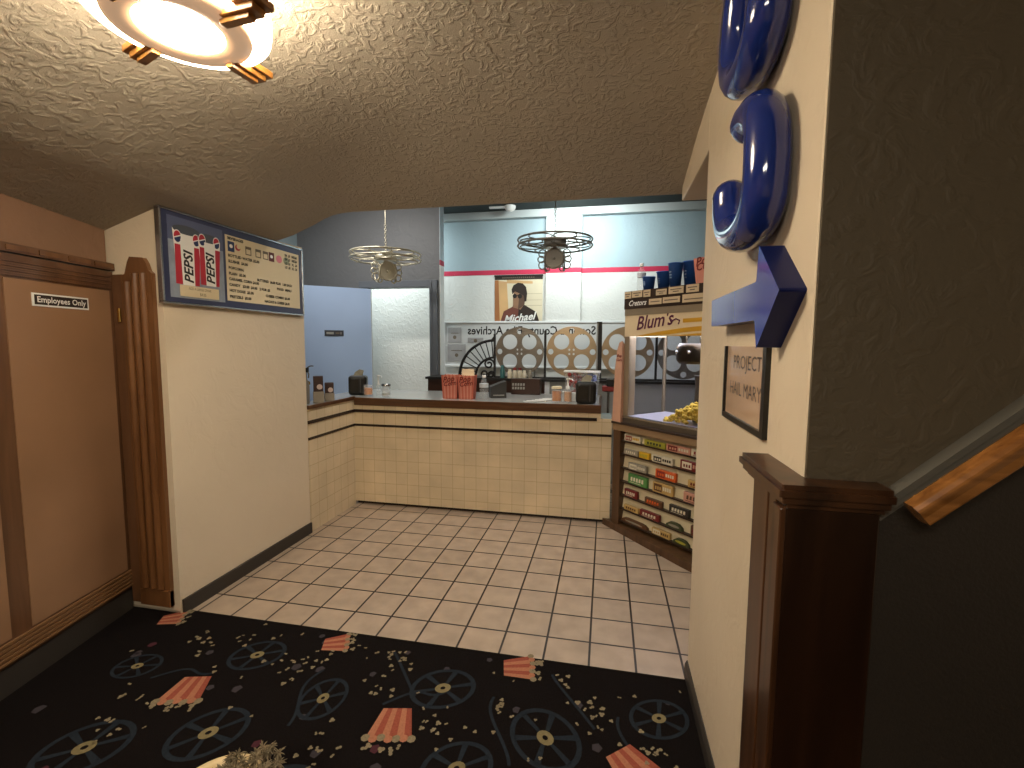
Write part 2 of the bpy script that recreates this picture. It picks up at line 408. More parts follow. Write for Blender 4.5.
# ------------------------------------------------------------------ carpet with printed popcorn, reels and film
CB = mat('carpet_black', '#15100f', rough=.95, var=.25, vscale=120, bump=.6, bscale=900, spec=.1)
CRE = mat('carpet_reel_blue', '#21262c', rough=.95, var=.2, vscale=90, spec=.1)
CHU = mat('carpet_hub_yellow', '#75694a', rough=.95, var=.2, vscale=120, spec=.1)
CPO = mat('carpet_popcorn', '#7d7058', rough=.95, var=.25, vscale=120, spec=.1)
CBR = mat('carpet_bucket_red', '#8a4838', rough=.95, var=.15, vscale=120, spec=.1)
CBT = mat('carpet_bucket_tan', '#a0694f', rough=.95, var=.15, vscale=120, spec=.1)
CMA = mat('carpet_mauve', '#46262c', rough=.95, var=.2, vscale=120, spec=.1)
CGR = mat('carpet_grey_fleck', '#3a3538', rough=.95, var=.2, vscale=120, spec=.1)
ca = MB(); CZ = .008
cpoly = [(.385, 2.02), (-2.2, 2.02), (-2.2, 1.98), (-2.47, 1.98)] + [(-2.47+.206*t-.045, 1.98-.978*t) for t in (0, 5.0)] + [(2.5, -2.95), (2.5, .98), (.385, .98)]
ca.prism(cpoly, 0, CZ, CB)
def c_annulus(cx, cy, R, r, rot, e, m, z):
    n = 26; M = T(cx, cy, 0) @ RZ(rot) @ Matrix.Diagonal((1, e, 1, 1))
    vs = [(R*math.cos(2*PI*i/n), R*math.sin(2*PI*i/n), z) for i in range(n)]+[(r*math.cos(2*PI*i/n), r*math.sin(2*PI*i/n), z) for i in range(n)]
    ca.add(vs, [(i, (i+1) % n, n+(i+1) % n, n+i) for i in range(n)], m, M)
def c_reel(x, y, R, rot, e=.8):
    c_annulus(x, y, R, R*.86, rot, e, CRE, CZ+.0006)
    M = T(x, y, 0) @ RZ(rot) @ Matrix.Diagonal((1, e, 1, 1))
    for k in range(6):
        a = k*PI/3
        M2 = M @ RZ(a)
        ca.add([(R*.2, -R*.05, CZ+.0006), (R*.88, -R*.09, CZ+.0006), (R*.88, R*.09, CZ+.0006), (R*.2, R*.05, CZ+.0006)], [(0, 1, 2, 3)], CRE, M2)
    ca.flat(circ(0, 0, R*.24, 14), CZ+.0008, CHU, M); ca.flat(circ(0, 0, R*.08, 8), CZ+.001, CB, M)
def c_pop(x, y, s):
    a = random.random()*6
    for k in range(random.choice((2, 3))):
        b = a+k*2.1
        ca.flat(circ(x+s*.55*math.cos(b), y+s*.55*math.sin(b), s*random.uniform(.5, .7), 7), CZ+.0007+.0001*k, CPO)
def c_bucket(x, y, s, rot):
    M = T(x, y, 0) @ RZ(rot)
    w0, w1 = s*.33, s*.5
    for k in range(6):
        t0, t1 = -1+2*k/6, -1+2*(k+1)/6
        ca.add([(w0*t0, -s*.5, CZ+.0006), (w0*t1, -s*.5, CZ+.0006), (w1*t1, s*.3, CZ+.0006), (w1*t0, s*.3, CZ+.0006)], [(0, 1, 2, 3)], CBR if k % 2 == 0 else CBT, M)
    for k in range(7):
        ca.flat(circ(-w1+w1*2*k/6, s*.33+random.uniform(-.02, .06)*s, s*.1, 8), CZ+.0009, CBT if k % 2 else CPO, M)
    for k in range(6):
        p = M @ Vector((random.uniform(-w1, w1), s*random.uniform(.45, .7), 0)); c_pop(p.x, p.y, .012)
def c_film(pts, w, m):
    P = [Vector((*p, 0)) for p in pts]
    for a, b in zip(P, P[1:]):
        d = (b-a).normalized(); nn = Vector((-d.y, d.x, 0))*w
        ca.add([(*(a-nn)[:2], CZ+.0005), (*(b-nn)[:2], CZ+.0005), (*(b+nn)[:2], CZ+.0005), (*(a+nn)[:2], CZ+.0005)], [(0, 1, 2, 3)], m)
for (x, y, R, rot) in [(-2.03, 1.60, .10, .3), (-1.56, 1.775, .125, .5), (-1.104, 1.60, .115, 1.5), (-1.80, 1.215, .15, .6), (-1.42, 1.36, .14, .8), (-.643, 1.754, .14, .4), (-.188, 1.595, .15, -.75), (-.47, 1.41, .13, .6), (.235, 1.775, .12, .5), (-1.0, 1.2, .14, .3)]:
    c_reel(x, y, R, rot)
for (x, y, s, rot) in [(-1.685, 1.517, .17, PI+.25), (-.765, 1.53, .17, PI+.2), (-1.245, 1.93, .13, -1.2), (-.345, 1.945, .15, -1.35), (.13, 1.53, .17, PI+.7), (-2.2, 1.935, .12, -1.1), (-1.2, 1.0, .17, 2.8)]:
    c_bucket(x, y, s, rot)
for (cx, cy, n, sp) in [(-.92, 1.90, 16, .07), (.0, 1.77, 16, .09), (-.38, 1.70, 9, .05), (-.6, 1.55, 11, .07), (-1.9, 1.78, 10, .12), (-1.35, 1.72, 12, .12), (-1.25, 1.82, 8, .06), (-1.85, 1.38, 16, .16), (.2, 1.6, 8, .07), (-.9, 1.70, 6, .06), (-1.7, 1.9, 8, .12), (-.1, 1.9, 5, .1), (-.95, 1.40, 10, .14)]:
    for k in range(n): c_pop(random.gauss(cx, sp*.5), min(1.99, random.gauss(cy, sp*.5)), random.uniform(.007, .011))
for k in range(110):
    x, y = random.uniform(-2.2, .35), random.uniform(.9, 1.98)
    if random.random() < .55: c_pop(x, y, random.uniform(.006, .011))
    else: ca.flat(circ(x, y, random.uniform(.012, .024), 5, random.random()), CZ+.0004, random.choice((CMA, CGR, CGR)))
for x0, y0, a in [(-.85, 1.62, .5), (-.42, 1.75, -1.2), (-1.2, 1.75, -1.5), (.08, 1.75, -1.2), (-.95, 1.93, -.8), (-.2, 1.93, -.9), (-1.9, 1.55, .4)]:
    pts = [(x0+.03*math.sin(t*5)*math.sin(a)+.3*t*math.cos(a)*.9, min(1.99, y0+.3*t*math.sin(a)+.04*math.sin(t*5)*math.cos(a))) for t in [i/14 for i in range(15)]]
    c_film(pts, .006, CRE)
for k in range(160):   # the carpet behind the camera, same motifs
    x, y = random.uniform(-1.8, 2.2), random.uniform(-2.8, .8)
    r = random.random()
    if r < .16: c_reel(x, y, .13, random.random()*6)
    elif r < .28: c_bucket(x, y, .16, random.random()*6)
    else: c_pop(x, y, .011)
tag(ca.build('carpet'), 'black lobby carpet printed with popcorn buckets, film reels and loose kernels', 'carpet')

# ------------------------------------------------------------------ left: staff door, casing, plate, menu board
door = thing('staff_door', 'brown laminate door marked for employees, left of the menu board wall', 'door', tuple(DA), DANG)
# local: x = room side, y negative to the camera
FD = basis((0, 0, 0), (0, 1, 0), (0, 0, 1), (1, 0, 0))
d = MB().box((-.03, -1.25, .13), (0, -.005, 1.815), DOORD)
d.build('door_leaf', door)
MB().box((0, -.535, .24), (.004, -.035, 1.715), DOORW).build('panel', door)
MB().box((0, -1.2, .24), (.004, -.62, 1.715), DOORW).build('panel', door)
g = MB()
for k in range(9): g.box((0, -1.22, .145+k*.0095), (.005 if k % 2 else .010, -.0, .1535+k*.0095), DOORP)
g.build('ribbed_kick_strip', door)
g = MB()
for k in range(7): g.box((0, -1.22, 1.725+k*.0095), (.003 if k % 2 else .007, -.02, 1.7335+k*.0095), DOORD)
g.build('ribbed_top_strip', door)
MB().box((-.025, -1.25, .0), (-.005, -.005, .128), BASEB).build('bottom_sweep', door)
hd = MB().box((-.03, -1.25, 1.82), (.012, -.0, 1.856), DOORD)
for k in range(9): hd.box((.012, -1.2+k*.135, 1.828), (.017, -1.09+k*.135, 1.848), CASEW)
hd.build('header_rail', door, )
sg = MB(); Ms = FD @ T(-.425, 1.66, .0045)
Ms = basis((.0045, -.425, 1.612), (0, 1, 0), (0, 0, 1), (1, 0, 0))
sg.box((-.004, -.003, -.003), (.262, .053, .004), WHITE, Ms).rect(.003, .004, .255, .046, .0048, mat('sign_brown_black', '#2a2019', rough=.4), Ms)
sg.text('Employees Only', .036, WHITE, Ms, x=.129, y=.0145, z=.0056, align='CENTER', wx=.98, thick=.0006)
wM = T(*DA) @ RZ(DANG)
o = sg.build('door_plate'); o.matrix_world = wM
tag(o, 'small dark plate lettered Employees Only on the brown door', 'sign')
# fluted casing standing on the return of the wall block
dc = thing('door_casing', 'fluted brown casing with ogee top beside the brown door', 'door casing', (-2.335, 1.98, 0))
cs = MB(); Mc = F_front(-.092, 0, 0)
cs.prism([(0, .05), (.190, .05), (.190, 1.80), (.172, 1.815), (.160, 1.85), (.142, 1.878), (.06, 1.885), (.045, 1.86), (.025, 1.80), (0, 1.79)], 0, .022, CASEW, Mc)
for x in (.040, .090, .140):
    cs.prism(circ(x, 0, .019, 9, 0, PI, True), .15, 1.76 if x < .05 else 1.80, CASEW, basis((-.092, -.022, 0), (1, 0, 0), (0, -1, 0), (0, 0, 1)), smooth=True)
cs.box((-.0, .05, .0), (.190, .14, .028), CASEW, Mc)
cs.build('fluted_board', dc, bevel=.003)
MB().box((-.160, -.014, .05), (-.094, 0, 1.80), DOORD).build('flat_stile', dc, bevel=.002)
o = MB().rbox((-.125, -.026, 1.555), (-.108, -.014, 1.63), BRASS, .006, 3).build('finger_pull', dc); o['label'] = 'small brass pull'
mb = thing('menu_board', 'blue framed snack menu board hung high on the left wall', 'menu board', (-2.2, 2.512, 1.652))
ML = basis((0, -.556, 0), (0, 1, 0), (0, 0, 1), (1, 0, 0)); Wd, Hd = 1.112, .478
fr = MB()
for a, b in (((0, 0, 0), (Wd, .012, .03)), ((0, Hd-.012, 0), (Wd, Hd, .03)), ((0, .012, 0), (.012, Hd-.012, .03)), ((Wd-.012, .012, 0), (Wd, Hd-.012, .03))): fr.box(a, b, SILVER, ML)
fr.build('frame', mb, bevel=.003)
MB().box((.012, .012, .0), (Wd-.012, Hd-.012, .02), NAVY, ML).build('backing', mb)
# picture of two cola cups
MLP = ML @ T(.049, .036) @ Matrix.Diagonal((.901, 1.19, 1, 1)) @ T(-.07, -.055)
MLT = ML @ T(.413, .05) @ Matrix.Diagonal((1.189, 1.027, 1, 1)) @ T(-.50, -.045)
pc = MB(); z = .0215
pc.rect(.07, .055, .455, .40, z, PGREY, MLP); pc.rect(.07, .30, .455, .40, z+.0002, mat('picture_slate', '#565c78', rough=.4, var=.06), MLP)
def cup(x0, x1, yb, yt, z):
    w = x1-x0
    pc.flat([(x0+.02, yb), (x1-.02, yb), (x1, yt), (x0, yt)], z, WHITE, MLP)
    pc.flat([(x0+.02, yb), (x0+.05*w+.03, yb), (x0+.25*w, yb+.17), (x0+.01, yb+.17)], z+.0006, PRED, MLP)
    pc.flat([(x1-.3*w, yb), (x1-.02, yb), (x1-.005, yb+.17), (x1-.25*w, yb+.17)], z+.0006, PRED, MLP)
    pc.flat([(x0+.02*w+.004, yb), (x0+.22*w+.012, yb), (x0+.22*w+.006, yb+.17), (x0+.01, yb+.17)], z+.0007, PRED, MLP)
    pc.flat(circ(x0+w/2, yt, w*.5, 20, PI, 2*PI, True)[:0] or [(x0+w/2+w*.5*math.cos(a), yt+.020*math.sin(a)) for a in [2*PI*i/20 for i in range(20)]], z+.0008, mat('lid_dark', '#4b5058', rough=.4), MLP)
    for cx in (x0+.03, x1-.03):
        pc.flat(circ(cx, yb+.205, .026, 16), z+.0009, WHITE, MLP)
        pc.flat(circ(cx, yb+.205, .022, 16, .3, PI+.3, True), z+.0012, PRED, MLP); pc.flat(circ(cx, yb+.200, .022, 16, PI+.3, 2*PI+.3, True), z+.0012, PBLUE, MLP)
    pc.flat([(x0+.28*w, yb-.002), (x0+.72*w, yb-.002), (x0+.74*w, yb+.195), (x0+.26*w, yb+.195)], z+.0015, WHITE, MLP)
    pc.text('PEPSI', .084, INK, MLP, x=x0+.66*w, y=yb+.008, z=z+.0021, rot=PI/2, wx=.74, shear=.2, thick=.0022)
cup(.10, .285, .115, .352, z+.0003); cup(.265, .43, .125, .34, z+.003)
pc.rect(.125, .063, .40, .112, z+.006, CREAMC, MLP)
pc.text('$4.00', .020, SOFTINK, MLP, x=.28, y=.071, z=z+.0066, align='CENTER'); pc.text('ADD A LARGE DRINK', .0165, SOFTINK, MLP, x=.262, y=.094, z=z+.0066, align='CENTER')
pc.build('picture_panel', mb)
tx = MB()
tx.rect(.50, .045, 1.055, .415, z, CREAMC, MLT)
X0 = .515
def tl(s, x, y, h=.021, wx=.95): tx.text(s, h, INK, MLT, x=x, y=y, z=z+.0007, wx=wx, thick=.0011)
tl('BEVERAGES', X0, .392)
logos = [(PBLUE, .0), (CREAMC, .05), (SOFTINK, .115), (SOFTINK, .185), (SOFTINK, .24), (mat('dark_red_logo', '#5c2620', rough=.5), .285), (PPINK, .345), (mat('olive_logo', '#8d9072', rough=.5), .405)]
for m, dx in logos:
    if m is CREAMC: tx.flat(circ(X0+.065+.0, .357, .018, 14), z+.0006, PRED, MLT); tx.flat(circ(X0+.07, .363, .014, 10), z+.0009, CREAMC, MLT); continue
    if m is SOFTINK:
        tx.plate([(0, 0), (.04, 0), (.04, .05), (0, .05)], [[(.005, .006), (.005, .034), (.035, .034), (.035, .006)]], .0006, SOFTINK, MLT @ T(X0+dx, .328, z+.0007)); continue
    if m is PPINK or 'olive' in m.name: tx.flat(circ(X0+dx+.022, .352, .025, 16), z+.0006, m, MLT)
    else: tx.rect(X0+dx, .325, X0+dx+.042, .382, z+.0006, m, MLT)
    if m is PBLUE or 'dark_red' in m.name: tx.flat(circ(X0+dx+.021, .356, .011, 10), z+.0009, WHITE, MLT)
for i, r in enumerate((('SM', '$3', 'MED', '$4'), ('SM', '$3', 'MED', '$4'), ('LG', '$5', 'XL', '$6'), ('LG', '$5', 'XL', '$6'))):
    for j, s in enumerate(r): tl(s, X0+.415+j*.03, .382-i*.026, .021, .8)
tl('BOTTLED WATER $2.00', X0, .295); tl('SLUSHIE  $4.00', X0, .263); tl('POPCORN:', X0, .226)
tl('PLAIN  $5.00', X0, .194); tl('BUTTERED  $6.00 PLUS   1.00 EACH', X0+.19, .185, wx=.86)
tl('CARAMEL CORN $4.00', X0, .163); tl('FOOD  MENU', X0+.34, .150)
tl('CANDY   $3.00  $4.00   2 FOR $5', X0, .131); tl('HOT DOGS  $5.00', X0, .098); tl('CHEESE COMBO $6.00', X0+.25, .095)
tl('PRETZELS  $5.00', X0, .063); tl('NACHOS & CHEESE $6.00', X0+.24, .060, wx=.86)
tx.build('price_panel', mb)

# ------------------------------------------------------------------ concession counter
ctr = thing('concession_counter', 'long cream tiled concession counter with brown edged top', 'counter', (-1.1, 3.77, 0))
def wl(x, y, z=0): return (x+1.1, y-3.77, z)
CT = .974
CI = .9755
b = MB()
b.prism([(-2.2, .03), (.058, .03), (.058, .862), (-.03, .862), (-.03, .905), (-2.2, .905)], -.09, 0, CTILE, basis((1.1, 0, 0), (1, 0, 0), (0, 0, 1), (0, -1, 0)))
b.build('front_panel', ctr)
b = MB()
b.box(wl(-2.29, 3.105), wl(-2.2, 3.77, .955), CTILE).build('side_panel', ctr)
s = MB()
for za, zb in ((.842, .868), (.718, .738)):
    s.box(wl(-2.2, 3.764, za), wl(-.06 if za > .8 else .058, 3.772, zb), STRIPE)
    s.box(wl(-2.202, 3.105, za), wl(-2.194, 3.77, zb), STRIPE)
s.build('dark_stripe_tiles', ctr)
MB().box(wl(-2.2, 3.80, 0), wl(.058, 3.84, .03), STRIPE).build('kick_board', ctr)
t = MB()
t.box(wl(-2.19, 3.75, .908), wl(-.03, 3.772, CT), WOODEDGE).box(wl(-2.205, 3.105, .955), wl(-2.185, 3.77, .985), WOODEDGE).box(wl(-.05, 3.772, .908), wl(-.03, 4.5, CT), WOODEDGE)
t.build('wood_edge', ctr, bevel=.003)
MB().box(wl(-2.5, 3.772, .93), wl(-.05, 4.5, CT), LAMTOP).box(wl(-2.40, 3.105, .93), wl(-2.205, 3.772, CT), LAMTOP).build('countertop', ctr)
MB().box(wl(-2.48, 4.4, 0), wl(-.06, 4.45, .93), DARKBR).build('rear_panel', ctr)

# ------------------------------------------------------------------ candy case and popcorn machine (set at 45 degrees)
KL = (.079, 3.707, 0); KR = -math.radians(45.55)
KM = T(*KL) @ RZ(KR)
case = thing('candy_case', 'angled candy display case with seven shallow shelves below the popcorn machine', 'display case', KL, KR)
L = 1.02
CREAMB = mat('case_cream_board', '#d8caa8', rough=.5, var=.03)
CASEBR = wood('case_brown_frame', '#5b3f28', '#47301c', rough=.4, grain=(20, 20, 1.5))
RAILT = mat('case_rail_tan', '#947a5c', rough=.35, metal=.2, var=.05)
MB().box((0, .05, 0), (L, .5, .8), CREAMB).build('cabinet_body', case)
MB().box((0, -.012, .05), (.075, .05, .795), CASEBR).build('corner_post', case, bevel=.003)
MB().box((-.005, -.02, .795), (L, .5, .857), RAILT).box((-.012, -.028, .846), (L, .51, .862), SBROWN).build('top_rail', case, bevel=.003)
pl = MB().prism([(-.09, -.02), (.0, -.03), (.72, -.105), (L, -.12), (L, .05), (0, .05)], 0, .052, CASEBR)
pl.build('plinth', case)
SH = [.723, .62, .51, .402, .293, .185, .088]
for z in SH:
    MB().box((.075, -.0, z-.011), (L, .05, z), SBROWN).build('shelf', case)
for i, z in enumerate(SH):
    zt = (SH[i-1]-.008) if i else .795
    M_ = None
    MB().prism([(.03, 0), (.05, 0), (.05, zt-z), (.048, zt-z)], .075, L, CREAMB, basis((0, 0, z), (0, 1, 0), (0, 0, 1), (1, 0, 0))).build('back_board', case)

C = lambda n, h, **k: mat('pack_'+n, h, rough=k.get('r', .35), var=.08, vscale=30)
red, green, orange, yellow, tan, brown, white, black, dgreen, pink, ygreen, grey, dred = (C('red', '#8a3028'), C('green', '#4f8444'), C('orange', '#d05a22'), C('yellow', '#d0a424'), C('tan', '#bb9a5c'), C('brown', '#5b3a22'), C('white', '#d5ccb4'), C('black', '#2a251f'), C('dark_green', '#3c4228'), C('pink', '#c58f7a'), C('lime', '#a5a03a'), C('grey', '#8e8778'), C('deep_red', '#6d1d1b'))
boxes = [  # shelf, s0, s1, height, colour, accent, kind, label
 (0, .102, .258, .050, white, (red, yellow), 'b', 'white candy box with red and yellow print, top shelf by the post'),
 (0, .296, .483, .044, ygreen, (dgreen,), 'b', 'yellow green candy box on the top shelf'),
 (0, .493, .689, .048, pink, (dred, white), 'b', 'pale pink candy box with red print on the top shelf'),
 (0, .695, .84, .050, white, (red,), 'b', 'white box with red dots at the wall end of the top shelf'),
 (1, .101, .238, .040, grey, (white,), 'b', 'grey candy packet on the second shelf by the post'),
 (1, .251, .346, .046, yellow, (ygreen,), 'b', 'small yellow candy box on the second shelf'),
 (1, .372, .55, .048, white, (black, black), 'b', 'white candy box with black print on the second shelf'),
 (1, .613, .80, .064, dred, (white, pink), 'b', 'dark red and white candy box at the wall end of the second shelf'),
 (2, .148, .323, .052, grey, (white, white), 'b', 'pale grey candy packet above the green box'),
 (2, .407, .579, .062, orange, (red, white), 'b', 'bright orange candy box on the third shelf'),
 (2, .678, .82, .050, tan, (dred,), 'b', 'tan and dark red candy pack at the wall end of the third shelf'),
 (3, .151, .332, .076, green, (white,), 'b', 'green candy box with pale script on the fourth shelf'),
 (3, .386, .56, .074, tan, (brown, white), 'b', 'tall tan candy box with brown lettering below the orange box'),
 (3, .648, .82, .070, pink, (brown,), 'b', 'dusty pink candy box at the wall end of the fourth shelf'),
 (4, .117, .242, .058, dred, (white,), 'b', 'small deep red candy box on the fifth shelf by the post'),
 (4, .316, .472, .046, brown, (orange,), 'b', 'orange brown candy bar box on the fifth shelf'),
 (4, .535, .697, .056, black, (white,), 'b', 'black candy box with white corner panel on the fifth shelf'),
 (5, .116, .259, .040, tan, (brown,), 'b', 'flat tan candy box on the sixth shelf by the post'),
 (5, .276, .452, .050, dred, (white,), 'b', 'red candy box with white lettering on the sixth shelf'),
 (5, .512, .647, .042, dgreen, (grey,), 'p', 'rounded dark green candy pouch on the sixth shelf'),
 (5, .713, .80, .070, brown, (dred,), 'b', 'upright brown candy box at the wall end of the sixth shelf'),
 (6, .09, .349, .032, brown, (grey,), 'p', 'long dark brown candy bar lying on the lowest shelf'),
 (6, .39, .549, .046, tan, (white, brown), 'b', 'tan candy box with pale panel on the lowest shelf'),
 (6, .576, .703, .042, dgreen, (ygreen,), 'p', 'rounded olive green candy pouch on the lowest shelf')]
for i, (sh, s0, s1, h, c, acc, kd, lab) in enumerate(boxes):
    w = s1-s0; z = SH[sh]+.0006
    m = MB()
    if kd == 'b': m.rbox((-w/2, 0, 0), (w/2, .024, h), c, .002, 1)
    else:
        pts = [(-w/2, 0), (w/2, 0), (w/2-.004, h*.45), (w/2-.03, h*.9), (w/2-.06, h), (-w/2+.06, h), (-w/2+.03, h*.92), (-w/2+.004, h*.5)]
        m.prism(pts, -.024, 0, c, F_front(0, 0, 0))
    FM = F_front(0, -.0006, 0)
    if kd == 'b' and len(acc) == 2:
        m.rect(-w*.42, h*.14, -w*.02, h*.86, 0, acc[0], FM)
        for q in range(4): m.rect(w*.03+q*w*.105, h*.35, w*.03+q*w*.105+w*.075, h*.72, 0.0004, acc[1], FM)
        for q in range(3): m.rect(-w*.36+q*w*.11, h*.3, -w*.36+q*w*.11+w*.07, h*.62, 0.0004, c, FM)
    elif kd == 'b':
        n = 5
        for q in range(n):
            x = -w*.36+q*w*.145; m.prism([(x, h*.32), (x+w*.10, h*.3+.003*(q % 2)), (x+w*.105, h*.72), (x+w*.015, h*.7)], 0, .0004, acc[0], FM)
        m.rect(-w*.4, h*.14, w*.2, h*.2, 0.0002, acc[0], FM)
    else:
        m.prism([(a*w*.34, h*.45+bq*h*.22) for a, bq in [(math.cos(t*PI/8), math.sin(t*PI/8)) for t in range(16)]], 0, .0006, acc[0], FM)
    P = KM @ Vector(((s0+s1)/2, .004, z))
    o = m.build('candy_pouch' if kd == 'p' else 'candy_box', None, tuple(P), KR)
    tag(o, lab, 'candy', 'candy packs on the shelves of the display case')

mach = thing('popcorn_machine', 'tan glass sided popcorn machine standing on the candy case', 'popcorn machine', tuple(KM @ Vector((0, 0, .862))), KR)
Z0 = .862; H = lambda z: z-Z0
TRAYP = mat('tray_pale_steel', '#bdb8c4', rough=.35, metal=.25, var=.05)
bs = MB().box((.08, .0, 0), (.98, .47, H(.90)), DSTEEL).box((.12, .02, H(.915)), (.93, .45, H(.918)), TRAYP).box((.078, -.004, H(.9)), (.985, .475, H(.915)), STEEL)
bs.build('base_tray', mach, bevel=.004)
for x0 in (.08, .905):
    for y0 in (.0, .445):
        wq = .075 if y0 == 0 else .025
        MB().box((x0+(.05 if x0 > .5 and wq < .05 else 0), y0, H(.915)), (x0+(.05 if x0 > .5 and wq < .05 else 0)+(.05 if wq > .05 else wq), y0+wq, H(1.519)), ALU).build('post', mach, bevel=.004)
MB().box((.13, .010, H(.915)), (.905, .014, H(1.519)), GLASS).build('front_glass', mach)
MB().box((.084, .075, H(.915)), (.088, .445, H(1.519)), GLASS).build('side_glass', mach)
MB().box((.105, .456, H(.915)), (.954, .460, H(1.519)), GLASS).build('rear_glass', mach)
hb0 = MB().box((.085, -.006, H(1.519)), (.985, .006, H(1.674)), TANSIGN).box((.085, .464, H(1.535)), (.985, .476, H(1.674)), TANSIGN).box((.085, .006, H(1.519)), (.097, .464, H(1.674)), TANSIGN).box((.973, .006, H(1.53)), (.985, .464, H(1.674)), TANSIGN).box((.083, -.008, H(1.674)), (.985, .478, H(1.722)), ALU)
FMm = F_front(0, -.0065, 0)
hob = hb0.build('sign_header', mach)
hb = MB()
hb.text("Blum's", .135, PLUM, FMm, x=.195, y=H(1.566), z=.0006, shear=.35, wx=.92, thick=.0022, rot=.10)
hb.tube([(.50, H(1.617), .001), (.545, H(1.635), .001), (.575, H(1.622), .001), (.565, H(1.598), .001)], .006, PLUM, n=5, M=FMm, up=(0, 0, 1), ry=.001)
hb.prism([(.60, H(1.606)), (.95, H(1.614)), (.95, H(1.640)), (.60, H(1.633))], 0, .0006, GOLD, FMm)
arc = [(.20+.75*t, H(1.523)+.060*math.sin(t*PI*.56)) for t in [i/14 for i in range(15)]]
hb.prism(arc+[(x, y-.030*min(1, .15+i/6)) for i, (x, y) in reversed(list(enumerate(arc)))], 0, .0006, GOLD, FMm)
hb.prism([(.50, H(1.5195)), (.95, H(1.5195)), (.95, H(1.538)), (.70, H(1.534))], 0, .0007, GOLD, FMm)
o = hb.build('sign_lettering', hob); o['label'] = 'plum script and gold stripes'
tb = MB().box((.078, -.01, H(1.722)), (.99, .48, H(1.853)), SBROWN)
FT = F_front(0, -.0105, 0)
tob = tb.build('top_shelf', mach)
tb = MB()
tb.text('Cretors', .056, WHITE, FT, x=.118, y=H(1.745), z=.0008, shear=.4, wx=.92, thick=.0008)
tb.build('maker_script', tob)
for x0, x1, z0, z1, s in ((.082, .146, 1.80, 1.850, 'SM'), (.155, .25, 1.803, 1.852, 'MED'), (.262, .325, 1.800, 1.850, 'LG'), (.375, .465, 1.803, 1.842, 'REFILL'), (.482, .60, 1.803, 1.848, 'COMBO'), (.622, .715, 1.801, 1.851, 'BUTTER')):
    tg = MB().box((x0, -.0145, H(z0)), (x1, -.0105, H(z1)), TAGC)
    for q, (a, bb, yy) in enumerate(((.12, .88, .56), (.3, .7, .24))): tg.box((x0+(x1-x0)*a, -.0152, H(z0+(z1-z0)*yy)), (x0+(x1-x0)*bb, -.0145, H(z0+(z1-z0)*(yy+.14))), SOFTINK)
    tg.build('price_tag', tob)
for x0, x1, z0, z1 in ((.315, .425, 1.742, 1.782), (.435, .575, 1.744, 1.784), (.595, .80, 1.738, 1.790)):
    tg = MB().box((x0, -.0145, H(z0)), (x1, -.0105, H(z1)), TAGC).box((x0+.015, -.0152, H(z0+.016)), (x1-.015, -.0145, H(z0+.023)), SOFTINK)
    tg.build('price_tag', tob)
MB().box((.11, .03, H(1.60)), (.94, .45, H(1.607)), mat('machine_lamp_diffuser', '#eef0ff', rough=.5, emit=(.85, .88, 1), estr=9.0, var=0)).build('light_panel', mach)
kt = MB()
KETTLE = mat('kettle_bronze', '#43392d', rough=.3, metal=.8, var=.1)
kx, ky = .585, .13
kt.lathe([(.0, -.07), (.085, -.07), (.105, -.045), (.11, 0), (.105, .045), (.085, .07), (.0, .07)], KETTLE, 24, T(kx, ky, H(1.40)))
kt.lathe([(.006, 0), (.006, .05)], STEEL, 8, T(kx-.05, ky, H(1.47))); kt.lathe([(.006, 0), (.006, .05)], STEEL, 8, T(kx+.06, ky, H(1.47)))
for dx in (-.045, .05): kt.ball((kx+dx, ky-.108, H(1.41)), .012, STEEL, None, 8, 6)
kt.build('kettle', mach)
MB().lathe([(.062, 0), (.055, .05), (.05, .28), (.058, .33)], DSTEEL, 16, T(kx+.02, ky+.10, H(.915))).box((kx-.03, ky+.13, H(1.245)), (kx+.08, ky+.17, H(1.52)), DSTEEL).build('kettle_stand', mach)
MB().tube([(.70, .14, H(1.0)), (.76, .11, H(1.12))], .006, STEEL, n=6).box((.735, .08, H(1.12)), (.80, .14, H(1.14)), DSTEEL).build('scoop', mach)
pp = MB()
for k in range(420):
    x = random.uniform(.44, .88); mx = .17*max(0.08, 1-abs((x-.70)/.28)**1.6); y = random.uniform(.035, .40)
    z = Z0+.055+random.random()**.6*mx*(1-.35*abs((y-.2)/.2)**2)
    a = random.random()*6
    for q in range(2):
        bm = bmesh.new(); bmesh.ops.create_icosphere(bm, subdivisions=1, radius=random.uniform(.011, .017), matrix=T(x+.008*math.cos(a+q*2.2), y+.008*math.sin(a+q*2.2), z+random.uniform(-.006, .006)))
        pp.frombm(bm, POPC, KM, True)
o = pp.build('popcorn', None, tuple(KM @ Vector((.68, .2, Z0+.053))), KR, local=False)
tag(o, 'heap of loose yellow popcorn on the tray inside the glass machine', 'popcorn', kind='stuff')

